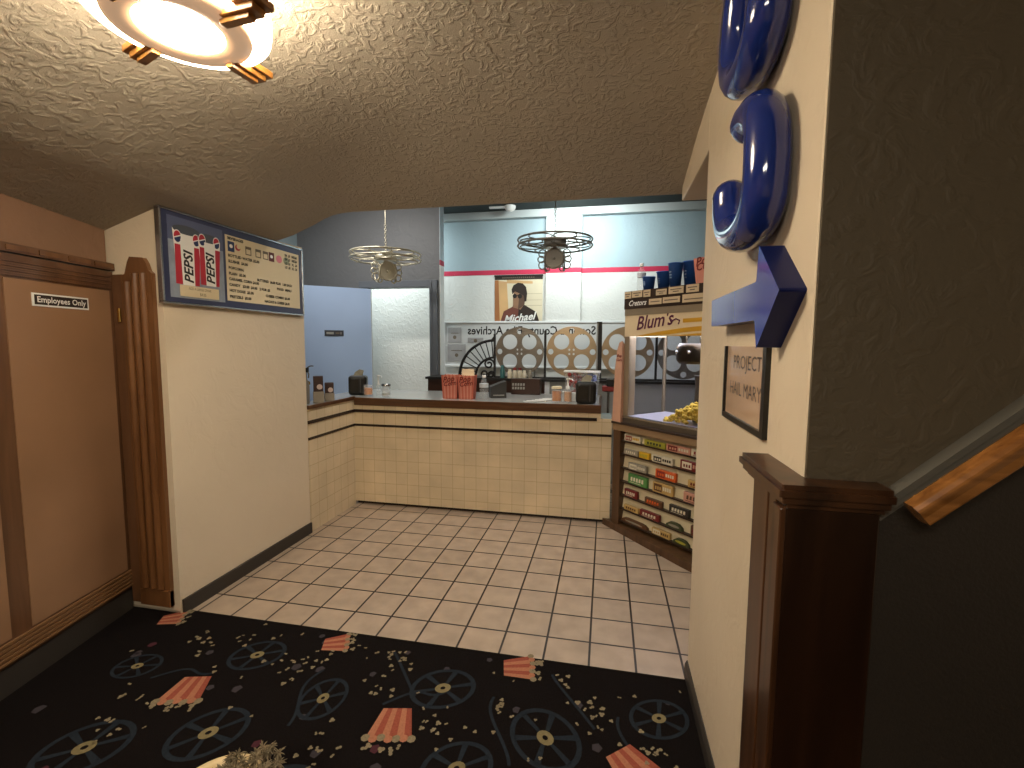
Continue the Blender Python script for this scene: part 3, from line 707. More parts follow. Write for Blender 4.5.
# things on top of the machine
TOP = 1.8535
def bottle(loc, h, r, label, full=False):
    t_ = thing('water_bottle', label, 'bottle', loc)
    MB().lathe([(r*.9, 0), (r, .012), (r, h*.42), (r*.9, h*.46), (r, h*.5), (r*.98, h*.62), (r*.55, h*.80), (r*.38, h*.86), (r*.38, h*.92)], PLASTC, 20).build('body', t_)
    o_ = MB().lathe([(r*.42, h*.90), (r*.44, h), (r*.4, h*1.005)], WHITE, 16).build('cap', t_); o_['label'] = 'white screw cap'
    MB().lathe([(r*1.01, h*.50), (r*1.01, h*.66)], mat('bottle_label_paper', '#c9ced2', rough=.4, var=.15, vscale=20), 20).build('label_band', t_)
    return t_
bottle(tuple(KM @ Vector((.165, .07, TOP))), .205, .032, 'clear water bottle on top of the popcorn machine, left of the blue cups')
def cupobj(s, h, rt, rb, label, y=.07):
    t_ = thing('drink_cup', label, 'cup', tuple(KM @ Vector((s, y, TOP))), KR, 'blue cups on top of the popcorn machine')
    MB().lathe([(rb*.9, .004), (rb, 0), (rt, h), (rt+.003, h+.002), (rt, h+.005), (rt-.003, h), (rb-.004, .006), (0, .006)], CUPB, 24).build('cup_body', t_)
    e = MB()
    for dz, w in ((.62, .012), (.50, .008), (.38, .014)):
        rr = rb+(rt-rb)*dz+.0006
        for a in (-2.0, -1.75): e.add([(rr*math.cos(a), rr*math.sin(a), h*dz), (rr*math.cos(a+.18), rr*math.sin(a+.18), h*dz), (rr*math.cos(a+.18), rr*math.sin(a+.18), h*dz+w), (rr*math.cos(a), rr*math.sin(a), h*dz+w)], [(0, 1, 2, 3)], mat('cup_pale_print', '#8ea3c4', rough=.5))
    e.build('printed_mark', t_)
cupobj(.245, .092, .046, .036, 'smallest blue paper cup on the popcorn machine', .06)
cupobj(.305, .130, .052, .036, 'second smallest blue cup, next to the smallest one', .15)
cupobj(.480, .158, .050, .035, 'second tallest blue cup on the popcorn machine', .055)
cupobj(.520, .175, .056, .037, 'tallest blue cup, beside the pink bag on the machine', .165)
def popbag(name, label, loc, rz, w0, w1, h, dep, M2=PBAG, back=0.0, n=9, group='striped popcorn bags', card=0.0):
    t_ = thing(name, label, 'popcorn bag', loc, rz, group)
    m = MB()
    # tapered open bag, striped front and back, serrated rim
    for sgn in (-1, 1):
        for k_ in range(n):
            a, c_ = -1+2*k_/n, -1+2*(k_+1)/n
            d0, d1 = dep*.8, dep
            zz = h+(back if sgn > 0 else 0)
            m.add([(w0/2*a, sgn*d0/2, 0), (w0/2*c_, sgn*d0/2, 0), (w1/2*c_, sgn*d1/2, zz), (w1/2*(a+c_)/2, sgn*d1/2, zz+.006), (w1/2*a, sgn*d1/2, zz)], [(0, 1, 2, 3, 4) if sgn < 0 else (4, 3, 2, 1, 0)], M2 if k_ % 2 == 0 else PBAG2)
    for sgn in (-1, 1):
        m.add([(sgn*w0/2, -dep*.4, 0), (sgn*w0/2, dep*.4, 0), (sgn*w1/2, dep*.5, h), (sgn*w1/2, -dep*.5, h)], [(0, 1, 2, 3) if sgn > 0 else (3, 2, 1, 0)], M2)
    m.add([(-w0/2, -dep*.4, 0), (w0/2, -dep*.4, 0), (w0/2, dep*.4, 0), (-w0/2, dep*.4, 0)], [(3, 2, 1, 0)], M2)
    m.add([(-w1*.48, -dep*.47, h*.93), (w1*.48, -dep*.47, h*.93), (w1*.48, dep*.47, h*.93), (-w1*.48, dep*.47, h*.93)], [(0, 1, 2, 3)], PBAGIN)
    m.build('bag_body', t_)
    e = MB(); Me = basis((0, -dep*.455-.002, 0), (1, 0, 0), (0, -.06*dep/h*1.0, 1), (0, -1, 0))
    Me = basis((0, -dep*.40-.0012, 0), (1, 0, 0), (0, -dep*.1/h, 1), (0, -1, 0))
    e.text('Pop', w1*.46, dred, Me, x=-w1*.05, y=h*.74, z=0, align='CENTER', shear=.3, rot=.15, thick=.0012)
    e.text('Corn', w1*.38, dred, Me, x=w1*.02, y=h*.57, z=0, align='CENTER', shear=.3, rot=.15, thick=.0012)
    e.build('red_script', t_)
    if card: MB().box((-w1*.40, dep*.30, h*.5), (w1*.36, dep*.33, h+card), PBAGIN).build('cream_card', t_)
    return t_
popbag('popcorn_bag', 'pink popcorn bag with red script on the machine, right of the tallest cup', tuple(KM @ Vector((.722, .07, TOP))), KR, .13, .17, .165, .08, PBAG2)
stack = thing('paper_bag_stack', 'tall stack of flat pink paper bags at the left end of the popcorn machine', 'paper bags', tuple(KM @ Vector((.030, -.025, .863))), KR)
sm = MB(); SKIN = mat('pink_bag_paper', '#c99a80', rough=.6, var=.06, vscale=20)
for k in range(7):
    sm.prism([(-.048+.002*k, 0), (.050, 0), (.050, .60+.004*k), (.010+.002*k, .61), (-.010+.002*k, .56), (-.030+.002*k, .42)], .004*k, .0042*k+.0038, SKIN, basis((0, .03, 0), (1, 0, 0), (0, 0, 1), (0, -1, 0)))
sm.build('bags', stack)
e = MB(); Me = basis((.018, .03-.0305, .47), (1, 0, 0), (0, 0, 1), (0, -1, 0))
e.text('Pop', .03, dred, Me, x=.006, y=.03, align='CENTER', shear=.3, thick=.001); e.text('Corn', .026, dred, Me, x=.006, y=.0, align='CENTER', shear=.3, thick=.001)
e.build('red_script', stack)
# ------------------------------------------------------------------ things on the counter
def napkin_dispenser(name, label, loc, rz, w=.20, h=.20, dp=.13, flap=True):
    t_ = thing(name, label, 'napkin dispenser', loc, rz, 'black napkin dispensers on the counter')
    MB().rbox((-w/2, -dp/2, 0), (w/2, dp/2, h), BLACK, .028, 4).build('housing', t_)
    MB().rbox((-w*.42, -dp/2-.004, h*.16), (w*.08, -dp/2+.002, h*.80), mat('smoked_face', '#2b2722', rough=.15), .004, 2).box((w*.16, -dp/2-.003, h*.12), (w*.19, -dp/2+.002, h*.85), mat('dull_grey_line', '#55504a', rough=.4)).build('face_plate', t_)
    f = MB(); NAP = mat('brown_napkin', '#6f6650', rough=.8, var=.05)
    f.add([(-w*.25, -.03, h-.006), (w*.22, -.03, h-.006), (w*.30, .02, h+.045), (w*.05, .03, h+.055), (-w*.18, .02, h+.03), (-w*.25, .03, h-.006), (w*.22, .03, h-.006)], [(0, 1, 2, 3, 4), (5, 4, 3, 2, 6), (0, 4, 5), (1, 6, 2)], NAP)
    f.build('napkin', t_)
    return t_
nd = napkin_dispenser('napkin_dispenser', 'black napkin dispenser at the left corner of the counter', (-2.275, 3.98, CI), .35, .165, .18)
copy_tree(nd, (-.155, 3.84, CI), .1, 'black napkin dispenser near the right end of the counter, beside the pump bottle')
# condiment pumps / jars
def jar(name, label, loc, r, h, fill, fillh, cat='jar', lid=None, pump=False):
    t_ = thing(name, label, cat, loc)
    MB().lathe([(r*.95, 0), (r, .006), (r, h*.9), (r*.96, h), (r*.88, h), (r*.90, h*.88), (r*.90, .012), (0, .012)], PLASTC, 20).build('glass_body', t_)
    bd_ = bpy.data.objects[-1] if False else [o_ for o_ in bpy.data.objects if o_.parent == t_][0]
    if fill: MB().lathe([(r*.86, .014), (r*.86, h*fillh)], fill, 18).build('contents', t_)
    if lid: MB().lathe([(r*1.03, h), (r*1.03, h+.014), (r*.9, h+.02)], lid, 18).build('lid', bd_)
    if pump:
        MB().lathe([(r*.5, h), (r*.45, h+.02), (.008, h+.03), (.007, h+.075), (.016, h+.078), (.016, h+.09)], WHITE, 12).tube([(0, 0, h+.084), (.035, -.01, h+.082), (.04, -.012, h+.07)], .005, WHITE, n=6).build('pump_head', bd_)
    return t_
SAN = mat('orange_syrup', '#dc8526', rough=.3, var=.05); PEACH = mat('peach_liquid', '#d89a62', rough=.3, var=.05)
SALT = mat('white_crystals', '#d8d4ca', rough=.8, var=.1, vscale=60)
jar('sauce_jar', 'squat jar of orange sauce beside the left napkin dispenser', (-2.13, 3.90, CI), .042, .10, SAN, .72, lid=None)
jar('pump_bottle', 'clear pump bottle behind the orange sauce jar at left', (-2.045, 3.93, CI), .022, .10, None, 0, 'bottle', pump=True)
jar('salt_shaker', 'clear shaker of pale seasoning, right of the orange sauce at left', (-1.935, 3.86, CI), .040, .10, SALT, .35, 'shaker', lid=STEEL)
jar('topping_jar', 'short jar of orange topping near the right end of the counter', (-.395, 3.84, CI), .042, .115, SAN, .85, lid=CREAMC)
jar('pump_bottle', 'peach coloured pump bottle between topping jar and right napkin dispenser', (-.302, 3.84, CI), .036, .115, PEACH, .8, 'bottle', pump=True)
nk = MB()
nk.rbox((-.03, -.02, 0), (.03, .02, .085), WHITE, .003, 1)
tag(nk.build('paper_carton', None, (-.325, 3.93, CI), .1), 'small white carton behind the two jars at right', 'carton')
nk = MB().rbox((-.03, -.02, 0), (.03, .02, .075), WHITE, .003, 1)
tag(nk.build('paper_carton', None, (-.262, 3.955, CI), -.1), 'small white carton touching the right napkin dispenser', 'carton')
# loose plastic cutlery sleeves
for i, (x, y, a) in enumerate(((-.52, 3.93, .5), (-.58, 3.84, .5), (-.47, 4.02, .5))):
    m = MB().rbox((-.10, -.012, 0), (.10, .012, .010), mat('clear_sleeve', '#d9dad6', rough=.2), .003, 1).box((-.07, -.004, .010), (.08, .004, .013), WHITE)
    tag(m.build('cutlery_sleeve', None, (x, y, CI), a), ('clear cutlery sleeve on the countertop, middle of three', 'clear cutlery sleeve on the countertop, leftmost of three', 'clear cutlery sleeve on the countertop, rightmost of three')[i], 'cutlery', 'wrapped cutlery left of the topping jar')
popbag('popcorn_bag', 'left striped popcorn bag standing on the counter', (-1.335, 3.90, CI), .05, .125, .145, .205, .10)
popbag('popcorn_bag', 'right striped popcorn bag on the counter, with cream card rising behind', (-1.185, 3.90, CI), -.02, .125, .15, .205, .10, card=.055)
bottle((-1.035, 3.90, CI), .21, .040, 'clear water bottle beside the striped bags on the counter')
m = MB().prism([(-.07, 0), (.07, 0), (.07, .15), (.02, .135), (-.07, .10)], -.06, .06, mat('charcoal_box', '#3b3936', rough=.5), basis((0, 0, 0), (1, 0, 0), (0, 0, 1), (0, -1, 0)))
m.box((-.05, -.063, .02), (.05, -.060, .03), GREYPAN)
tag(m.build('receipt_printer', None, (-.955, 4.08, CI), .4), 'charcoal slope topped box behind the water bottle on the counter', 'printer')
# left wing: coffee boxes and a spray bottle
def cofbox(loc, rz, w, h, label):
    t_ = thing('coffee_pod_box', label, 'box', loc, rz, 'brown boxes on the left wing of the counter')
    MB().rbox((-w/2, -.03, 0), (w/2, .03, h*.42), mat('grey_tan_card', '#8d8170', rough=.6, var=.08), .003, 1).build('lower_tray', t_)
    MB().rbox((-w/2+.004, -.028, h*.42), (w/2-.004, .028, h), mat('dark_brown_card', '#3a2219', rough=.5, var=.06), .003, 1).build('upper_box', t_)
    MB().prism(circ(w*.12, h*.60, w*.26, 18), 0, .001, mat('pale_pink_disc', '#cdb6ab', rough=.5), F_front(0, -.029, 0)).build('round_emblem', t_)
cofbox((-2.275, 3.36, CI), .6, .082, .215, 'taller brown box with round pale emblem on the left wing counter')
cofbox((-2.275, 3.51, CI), .6, .078, .15, 'shorter brown box with round emblem, right of the taller one')
sp = thing('spray_bottle', 'grey spray bottle half hidden behind the left wall edge on the counter', 'bottle', (-2.325, 3.265, CI))
MB().lathe([(.03, 0), (.032, .13), (.028, .16), (.014, .2), (.014, .25)], mat('grey_bottle', '#857e72', rough=.4), 18).build('bottle_body', sp)
MB().box((-.03, -.012, .25), (.028, .012, .285), IRON).tube([(.02, 0, .26), (.035, 0, .235), (.03, 0, .205)], .005, STEEL, n=6).tube([(.02, 0, .285), (.05, 0, .30), (.075, 0, .30)], .005, STEEL, n=6).build('spray_head', sp)
# clear tub of sweets
tubt = thing('candy_tub', 'clear tub of red and blue sweets behind the right napkin dispenser', 'tub', (-.20, 4.12, CI))
MB().prism([(-.13, 0), (.13, 0), (.155, .24), (-.155, .24)], -.06, .06, PLASTC, basis((0, 0, 0), (1, 0, 0), (0, 0, 1), (0, -1, 0))).build('clear_box', tubt)
MB().box((-.16, -.067, .24), (.16, .067, .252), WHITE).build('lid', tubt)
cc = MB()
for k in range(90):
    x = random.uniform(-.11, .11); c = red if x < -.045 else (dred if x < .03 else C('sweet_blue', '#3550a0'))
    cc.ball((x, random.uniform(-.05, .05), random.uniform(.02, .225)), .021, c, None, 7, 5)
o = cc.build('sweets', tubt); o['kind'] = 'stuff'
# tray on the lower right shelf of the counter
tr = MB().rbox((-.05, -.035, 0), (.05, .04, .006), mat('pale_blue_plastic', '#9fb3bb', rough=.15), .002, 1)
for a, b_ in (((-.05, -.035, .006), (.05, -.030, .035)), ((-.05, .035, .006), (.05, .04, .035)), ((-.05, -.03, .006), (-.045, .035, .035)), ((.045, -.03, .006), (.05, .035, .035))): tr.box(a, b_, MATS['pale_blue_plastic'])
tag(tr.build('plastic_tray', None, (.002, 3.812, .8635)), 'pale blue plastic tray at the low right end of the tiled counter', 'tray')

# ------------------------------------------------------------------ back counter, divider with reels
bc = thing('back_counter', 'dark brown back counter with grey panel behind the till', 'counter', (-.6, 4.88, 0))
MB().box((-1.36, -.03, 1.065), (2.0, .34, 1.09), IRON).build('top_board', bc)
MB().box((-1.34, 0, 0), (-.02, .33, 1.065), DARKBR).build('cabinet_body', bc)
MB().box((-.02, .01, 0), (1.98, .33, 1.065), GREYPAN).box((-.03, -.005, .0), (.02, .01, 1.065), WHITEPAINT).build('grey_panel', bc)
cbx = MB().rbox((-.14, -.05, 0), (.14, .05, .15), DARKBR, .003, 1)
for r_, y in enumerate((.095, .06)):
    for q in range(5): cbx.prism([(-.13+q*.026, y-.012), (-.112+q*.026, y-.012), (-.110+q*.026, y+.012), (-.128+q*.026, y+.012)], 0, .0006, GREYPAN, F_front(0, -.0505, 0))
tag(cbx.build('cardboard_carton', None, (-.75, 4.42, CI)), 'dark brown carton with worn pale print at the rear edge of the counter', 'carton')
dv = thing('reel_divider', 'black iron divider with four big film reels on the back counter', 'divider', (-.6, 4.93, 1.09))
def dl(x, z, y=0): return (x+.6, y, z-1.09)
def reel(cx, cz, R, m_):
    holes = [circ(sx*.4*R, sz*.4*R, .31*R, 26) for sx in (-1, 1) for sz in (-1, 1)]
    holes += [circ(*p, .115*R, 16) for p in ((0, .83*R), (0, -.83*R), (.83*R, 0), (-.83*R, 0))]
    holes += [circ(sx*.085*R, sz*.085*R, .045*R, 10) for sx in (-1, 1) for sz in (-1, 1)]
    rb = MB().plate(circ(0, 0, R, 56), holes, .006, m_, F_front(*dl(cx, cz)))
    rb.plate(circ(0, 0, R, 56), holes, .006, m_, F_front(*dl(cx, cz, .022)))
    return rb.build('film_reel', dv)
reel(-.915, 1.375, .262, REELG); reel(-.358, 1.378, .265, REELO)['label'] = 'bronze coloured reel'
reel(.215, 1.378, .265, REELO); reel(.77, 1.378, .265, REELG)
for x, zt, w in ((-1.19, 1.565, .009), (-.637, 1.60, .011), (.50, 1.60, .011)):
    MB().box(dl(x-w, 1.09, -.008), dl(x+w, zt, .03), IRON).build('iron_post', dv)
o = MB().box(dl(-.100, 1.09, -.03), dl(-.045, 1.69, .03), IRON).box(dl(-.100, 1.12, -.032), dl(-.085, 1.68, -.03), GREYPAN).build('wooden_post', dv)
MB().box(dl(-.75, 1.09, .0), dl(-.742, 1.185, .012), IRON).box(dl(-1.19, 1.09, -.006), dl(1.05, 1.105, .03), IRON).build('base_bar', dv)
fn = MB()
fc = (-1.19, 1.095)
def arcp(R, a0, a1, n=14): return [dl(fc[0]+R*math.cos(a0+(a1-a0)*i/(n-1)), fc[1]+R*math.sin(a0+(a1-a0)*i/(n-1)), .01) for i in range(n)]
fn.tube(arcp(.40, PI, PI/2), .016, IRON, n=6); fn.tube(arcp(.215, PI, PI/2), .013, IRON, n=6)
for i in range(9):
    a = PI-(i+.5)*PI/18
    fn.tube([dl(fc[0]+r_*math.cos(a), fc[1]+r_*math.sin(a), .01) for r_ in (.215, .40)], .0065, IRON, n=5)
for cx, cz, R0, sgn in ((-1.255, 1.235, .06, 1), (-1.30, 1.13, .05, -1), (-1.23, 1.12, .04, 1)):
    fn.tube([dl(cx+R0*(1-t*.75)*math.cos(sgn*t*9), cz+R0*(1-t*.75)*math.sin(sgn*t*9), .01) for t in [i/24 for i in range(25)]], .011, IRON, n=5)
fn.prism([(-1.24+.6, 1.49-1.09), (-1.185+.6, 1.49-1.09), (-1.185+.6, 1.56-1.09)], -.012, -.004, IRON, basis((0, 0, 0), (1, 0, 0), (0, 0, 1), (0, -1, 0)))
fn.build('fan_scroll_panel', dv)
# condiments on the back counter in front of the reel
for i, (x, c, h, lab) in enumerate(((-1.09, C('teal', '#3f6d6b'), .14, 'teal bottle on the back counter'), (-1.01, white, .10, 'white bottle right of the teal bottle on the back counter'), (-.955, red, .115, 'red squeeze bottle on the back counter'), (-.90, dred, .115, 'dark red squeeze bottle right of the red one on the back counter'), (-.85, white, .085, 'short white bottle right of the dark red one'), (-.79, grey, .09, 'grey canister in front of the first reel'))):
    t_ = thing('condiment_bottle', lab, 'bottle', (x, 4.885, 1.0905), 0, 'condiments on the back counter')
    MB().lathe([(.024, 0), (.026, .008), (.026, h*.6), (.018, h*.75), (.010, h*.85)], c if i not in (2, 3) else white, 14).build('bottle_body', t_)
    MB().lathe([(.018, h*.72), (.018, h*.95), (.012, h)], c, 12).build('cap', t_)
m = MB().rbox((-.06, -.06, 0), (.06, .06, .05), red, .01, 2).rbox((-.02, -.07, .05), (.05, .04, .12), BLACK, .006, 1)
tag(m.build('card_reader', None, (.03, 4.62, 1.005)), 'red and black card reader on a stand left of the popcorn machine', 'card reader')
rd = MB().lathe([(.07, 0), (.07, .01), (.012, .02), (.012, .99), (.05, 1.0), (.05, 1.004)], STEEL, 16)
tag(rd.build('reader_stand', None, (.03, 4.62, 0)), 'thin steel stand under the card reader', 'stand')

# ------------------------------------------------------------------ back wall: poster and mirrored banner
po = thing('film_poster', 'warm toned film poster with dark figure hung on the white back wall', 'poster', (-1.13, B-.004, 1.40))
FP = F_front(-.315, 0, 0)
pz = .0
PSKY = mat('poster_amber', '#d2a873', rough=.5, var=.25, vscale=1.6); PPALE = mat('poster_pale', '#d9cdb0', rough=.5, var=.06, vscale=5)
pb = MB().box((0, 0, 0), (.63, .94, .004), PPALE, FP)
pb.flat([(.0, 0), (.26, 0), (.19, .4), (.16, .86), (0, .88)], .0045, PSKY, FP)
pb.flat([(.0, .0), (.08, 0), (.05, .88), (0, .88)], .0048, mat('poster_rust', '#a46a3c', rough=.5, var=.2, vscale=4), FP)
pb.flat([(.16, .84), (.5, .83), (.5, .86), (.16, .885)], .0046, PSKY, FP)
for y in (.70, .62, .55): pb.rect(.30, y, .62, y+.006, .0046, mat('poster_line', '#b7a98a', rough=.5), FP)
pb.rect(0, .885, .63, .94, .0052, mat('poster_dark_band', '#2b241c', rough=.5), FP)
for q in range(16): pb.rect(.10+q*.027, .903, .10+q*.027+.017, .922, .0058, SOFTINK, FP)
MB_dark = mat('poster_figure_dark', '#2c211c', rough=.5, var=.1); MB_skin = mat('poster_figure_skin', '#8d6a50', rough=.5, var=.1); MB_mar = mat('poster_jacket_maroon', '#6d3c30', rough=.5, var=.12, vscale=5)
pb.flat([(.05, .26), (.62, .26), (.55, .47), (.40, .55), (.36, .60), (.25, .60), (.24, .54), (.12, .48)], .0060, MB_mar, FP)
pb.flat([(.34, .26), (.62, .26), (.55, .47), (.40, .56), (.33, .60), (.31, .42)], .0066, MB_dark, FP)
pb.flat([(.245, .53), (.345, .50), (.40, .58), (.39, .72), (.26, .74), (.245, .66)], .0072, MB_skin, FP)
pb.flat([(.31, .50), (.395, .56), (.40, .72), (.33, .72)], .0076, mat('poster_face_shade', '#5d4537', rough=.5), FP)
hair = [(.235, .70), (.225, .76), (.25, .815), (.31, .845), (.37, .835), (.415, .79), (.43, .71), (.42, .61), (.395, .60), (.385, .68), (.33, .71), (.27, .735)]
pb.flat(hair, .0080, MB_dark, FP)
pb.prism(circ(.268, .675, .028, 12), .008, .0086, INK, FP); pb.prism(circ(.335, .672, .030, 12), .008, .0086, INK, FP); pb.rect(.26, .68, .345, .69, .0088, INK, FP)
pb.text('Michael', .135, WHITE, FP, x=.325, y=.352, z=.0094, align='CENTER', shear=.45, rot=.12, wx=1.0, thick=.003)
pb.build('sheet', po)
MB().box((-.005, .925, .004), (.635, .945, .013), mat('poster_hanger_bar', '#1d1813', rough=.5), FP).build('hanger_bar', po)

bn = thing('archive_banner', 'wide white board with mirrored archive lettering behind the film reels', 'banner', (-.6, B-.07, 1.15))
FBn = F_front(0, 0, 0)
BWH = mat('banner_white', '#cfd0ce', rough=.45, var=.02)
MB().box((-1.535, 0, 0), (.9, .60, .012), BWH, T(0, .0, 0) @ FBn).build('board', bn)
f2 = MB()
for a, b_ in (((-1.535, 0, .012), (.9, .03, .022)), ((-1.535, .575, .012), (.9, .60, .022)), ((-1.535, .03, .012), (-1.50, .575, .022))): f2.box(a, b_, WHITEPAINT, FBn)
f2.build('frame', bn, bevel=.003)
l2 = MB().text('Sonoma County Film Archives', .150, INK, FBn, x=.47, y=.43, z=.0128, align='LEFT', shear=-.0, wx=.90, mirror=True, thick=.0028)
l2.build('mirrored_lettering', bn)
NOTE = mat('grey_notice', '#a3a1a0', rough=.5, var=.12, vscale=12)
nt_ = [(-1.46, .32, -1.28, .52, 'grey notice at the top left of the mirrored banner'), (-1.47, .075, -1.22, .30, 'large grey framed notice at the lower left of the mirrored banner'), (-1.19, .325, -.98, .385, 'narrow grey notice under the mirrored lettering')]
for i, (x0, y0, x1, y1, lab) in enumerate(nt_):
    m = MB().box((-(x1-x0)/2, 0, .0), ((x1-x0)/2, y1-y0, .004), NOTE, F_front()).rect(-(x1-x0)*.3, (y1-y0)*.6, (x1-x0)*.3, (y1-y0)*.64, .0045, SOFTINK, F_front()).flat(circ(0, (y1-y0)*.35, .025, 10), .0045, SOFTINK, F_front())
    tag(m.build('paper_notice', None, (-.6+(x0+x1)/2, B-.07-.0125, 1.15+y0)), lab, 'notice', 'grey notices on the banner')

# blue door in the partition opening with its plate
bd_a = Vector((-2.805, G-.02, 0)); bd_dir = math.atan2(-.48, -.581)
bd = thing('blue_door', 'light blue door standing ajar left of the rear opening', 'door', tuple(bd_a), bd_dir)
MB().box((0, -.02, .01), (.80, .02, 2.105), BLUEDOOR).build('door_leaf', bd)
MB().box((-.002, -.026, .01), (.035, -.02, 2.105), WHITEPAINT).box((-.004, -.02, .01), (0, .02, 2.105), WHITEPAINT).build('edge_strip', bd)
hn = MB().lathe([(.02, 0), (.02, .03), (.012, .035), (.012, .05), (.026, .055), (.026, .085), (.01, .09)], BRASS, 14, T(.73, .02, 1.0) @ RX(-PI/2)); hn.build('door_knob', bd)
dp = MB(); sgp = Vector((math.cos(bd_dir), math.sin(bd_dir), 0))
DPM = T(*bd_a) @ RZ(bd_dir) @ basis((.53, .0205, 1.535), (-1, 0, 0), (0, 0, 1), (0, 1, 0))
dp.box((0, 0, 0), (.21, .068, .004), mat('plate_dark', '#3a3b42', rough=.4), DPM).rect(.02, .020, .10, .048, .0045, GREYPAN, DPM).rect(.12, .026, .165, .044, .0045, SOFTINK, DPM).rect(.175, .02, .185, .048, .0045, GREYPAN, DPM)
tag(dp.build('door_plate'), 'small dark plate on the light blue door', 'sign')

# ------------------------------------------------------------------ right wall: raised numerals, arrow, film title sign
def smooth_path(P, n=6, closed=False):
    P = [Vector(p) for p in P]; out = []; N = len(P)
    R = N if closed else N-1
    for i in range(R):
        p0 = P[(i-1) % N] if closed or i > 0 else P[0]; p1 = P[i]; p2 = P[(i+1) % N]; p3 = P[(i+2) % N] if closed or i+2 < N else P[-1]
        for k in range(n):
            t_ = k/n
            out.append(.5*((2*p1)+(-p0+p2)*t_+(2*p0-5*p1+4*p2-p3)*t_*t_+(-p0+3*p1-3*p2+p3)*t_**3))
    if not closed: out.append(P[-1])
    return out
NUM_X = .334
def numeral(pts, closed, label, half=.046, depth=.048):
    P = [(NUM_X, y, z) for y, z in pts]
    S_ = smooth_path(P, 8, closed)
    m = MB()
    N = len(S_)
    rad = None
    m.tube(S_, half, BLUEGL, n=16, closed=closed, up=(-1, 0, 0), ry=depth, radii=rad)
    if not closed:
        for q in (S_[0], S_[-1]): m.ball(q, half, BLUEGL, None, 14, 10, sc=(depth/half, 1, 1))
    c = sum((Vector(p) for p in S_), Vector())/N
    o_ = m.build('sign_numeral', None, (NUM_X, c.y, min(p.z for p in S_)), 0, local=False)
    tag(o_, label, 'sign numeral', 'raised blue numerals on the right wall')
numeral([(1.275, 1.998), (1.245, 2.0), (1.19, 1.985), (1.155, 1.94), (1.142, 1.88), (1.142, 1.82), (1.155, 1.775), (1.20, 1.745), (1.29, 1.74), (1.385, 1.765), (1.435, 1.82), (1.445, 1.875)], False,
        'glossy blue raised numeral 3 on the right wall just above the arrow')
numeral([(1.20, 2.35), (1.185, 2.25), (1.20, 2.175), (1.27, 2.14), (1.36, 2.145), (1.42, 2.18), (1.445, 2.24), (1.435, 2.32), (1.39, 2.40), (1.31, 2.43), (1.235, 2.415)], True,
        'glossy blue raised loop numeral at the top of the right wall')
ABF = mat('arrow_blue_face', '#1e3392', rough=.13, var=.04, spec=.35, coat=0); ABS = mat('arrow_blue_side', '#121b4a', rough=.35, var=.04, spec=.25)
ar = MB(); MR = F_right(.385, 0, 0)
apoly = [(-1.62, 1.52), (-1.172, 1.517), (-1.150, 1.452), (-1.022, 1.570), (-1.165, 1.686), (-1.172, 1.605), (-1.63, 1.603)]
ar.prism(apoly, 0, .051, ABS, MR)
# bevelled glossy face
c0 = (-1.25, 1.56)
ar2 = [(x+(c0[0]-x)*.0, y) for x, y in apoly]
ar.prism(ar2, .051, .0515, ABF, MR)
ao = ar.build('arrow_sign', None, (.385, 1.3, 1.452), 0, local=False, bevel=.006)
tag(ao, 'glossy blue raised arrow pointing toward the stairs on the right wall', 'arrow sign')
ts = thing('title_sign', 'black edged paper sign with a film title below the blue arrow', 'sign', (.385, 1.405, 1.232))
MS = basis((0, .2, 0), (0, -1, 0), (0, 0, 1), (-1, 0, 0)); SW, SHh = .40, .225
lt = MB().box((.008, .012, 0), (SW-.008, SHh, .004), SHEET, MS)
fr = MB()
for a, b_ in (((0, 0, 0), (SW, .016, .012)), ((0, .016, 0), (.012, SHh, .012)), ((SW-.024, .016, 0), (SW, SHh+.004, .012))): fr.box(a, b_, BLACK, MS)
fr.build('frame', ts)
lt.text('PROJECT', .056, mat('title_ink', '#4a3b30', rough=.5), MS, x=.215, y=.160, z=.0046, align='CENTER', wx=1.18); lt.text('HAIL MARY', .056, MATS['title_ink'], MS, x=.205, y=.082, z=.0046, align='CENTER', wx=1.05)
lt.build('sheet', ts)

# ------------------------------------------------------------------ newel, handrail
nw = thing('newel_pilaster', 'dark walnut newel boxed around the wall corner at the stair foot', 'newel post', (.385, .94, 0))
def nl(x, y, z): return (x-.385, y-.94, z)
MB().box(nl(.352, .955, .008), nl(.384, 1.178, 1.155), NEWELW).build('side_board', nw, bevel=.003)
MB().box(nl(.340, .942, .008), nl(.498, .981, 1.155), NEWELD).build('front_board', nw, bevel=.003)
f = MB()
f.box(nl(.328, .936, .008), nl(.3395, .978, 1.155), NEWELW); f.box(nl(.342, 1.0, .008), nl(.3515, 1.04, 1.155), NEWELW); f.box(nl(.346, 1.06, .008), nl(.3515, 1.08, 1.155), NEWELW)
f.build('fluted_edge', nw, bevel=.003)
cp = MB()
def Lpoly(o_): return [(.345-o_-.385, 1.18+o_*.6-.94), (.345-o_-.385, .944-o_-.94), (.502+o_*.4-.385, .944-o_-.94), (.502+o_*.4-.385, .981-.94), (.386-.385+.0, .981-.94), (.3845-.385, 1.18+o_*.6-.94)]
for o_, z0, z1 in ((.006, 1.155, 1.166), (.016, 1.166, 1.180), (.024, 1.180, 1.193), (.018, 1.193, 1.203)):
    cp.prism(Lpoly(o_), z0, z1, NEWELW)
cp.build('moulded_cap', nw, bevel=.003)
hr = thing('handrail', 'orange oak handrail rising to the right along the stair wall', 'handrail', (.50, .90, 1.15))
hs = (1.34-1.198)/(.66-.502)
ang = math.atan(hs)
prof = [(-.018, -.019), (.015, -.022), (.021, -.010), (.021, .010), (.012, .021), (-.011, .021), (-.020, .009), (-.016, -.004)]
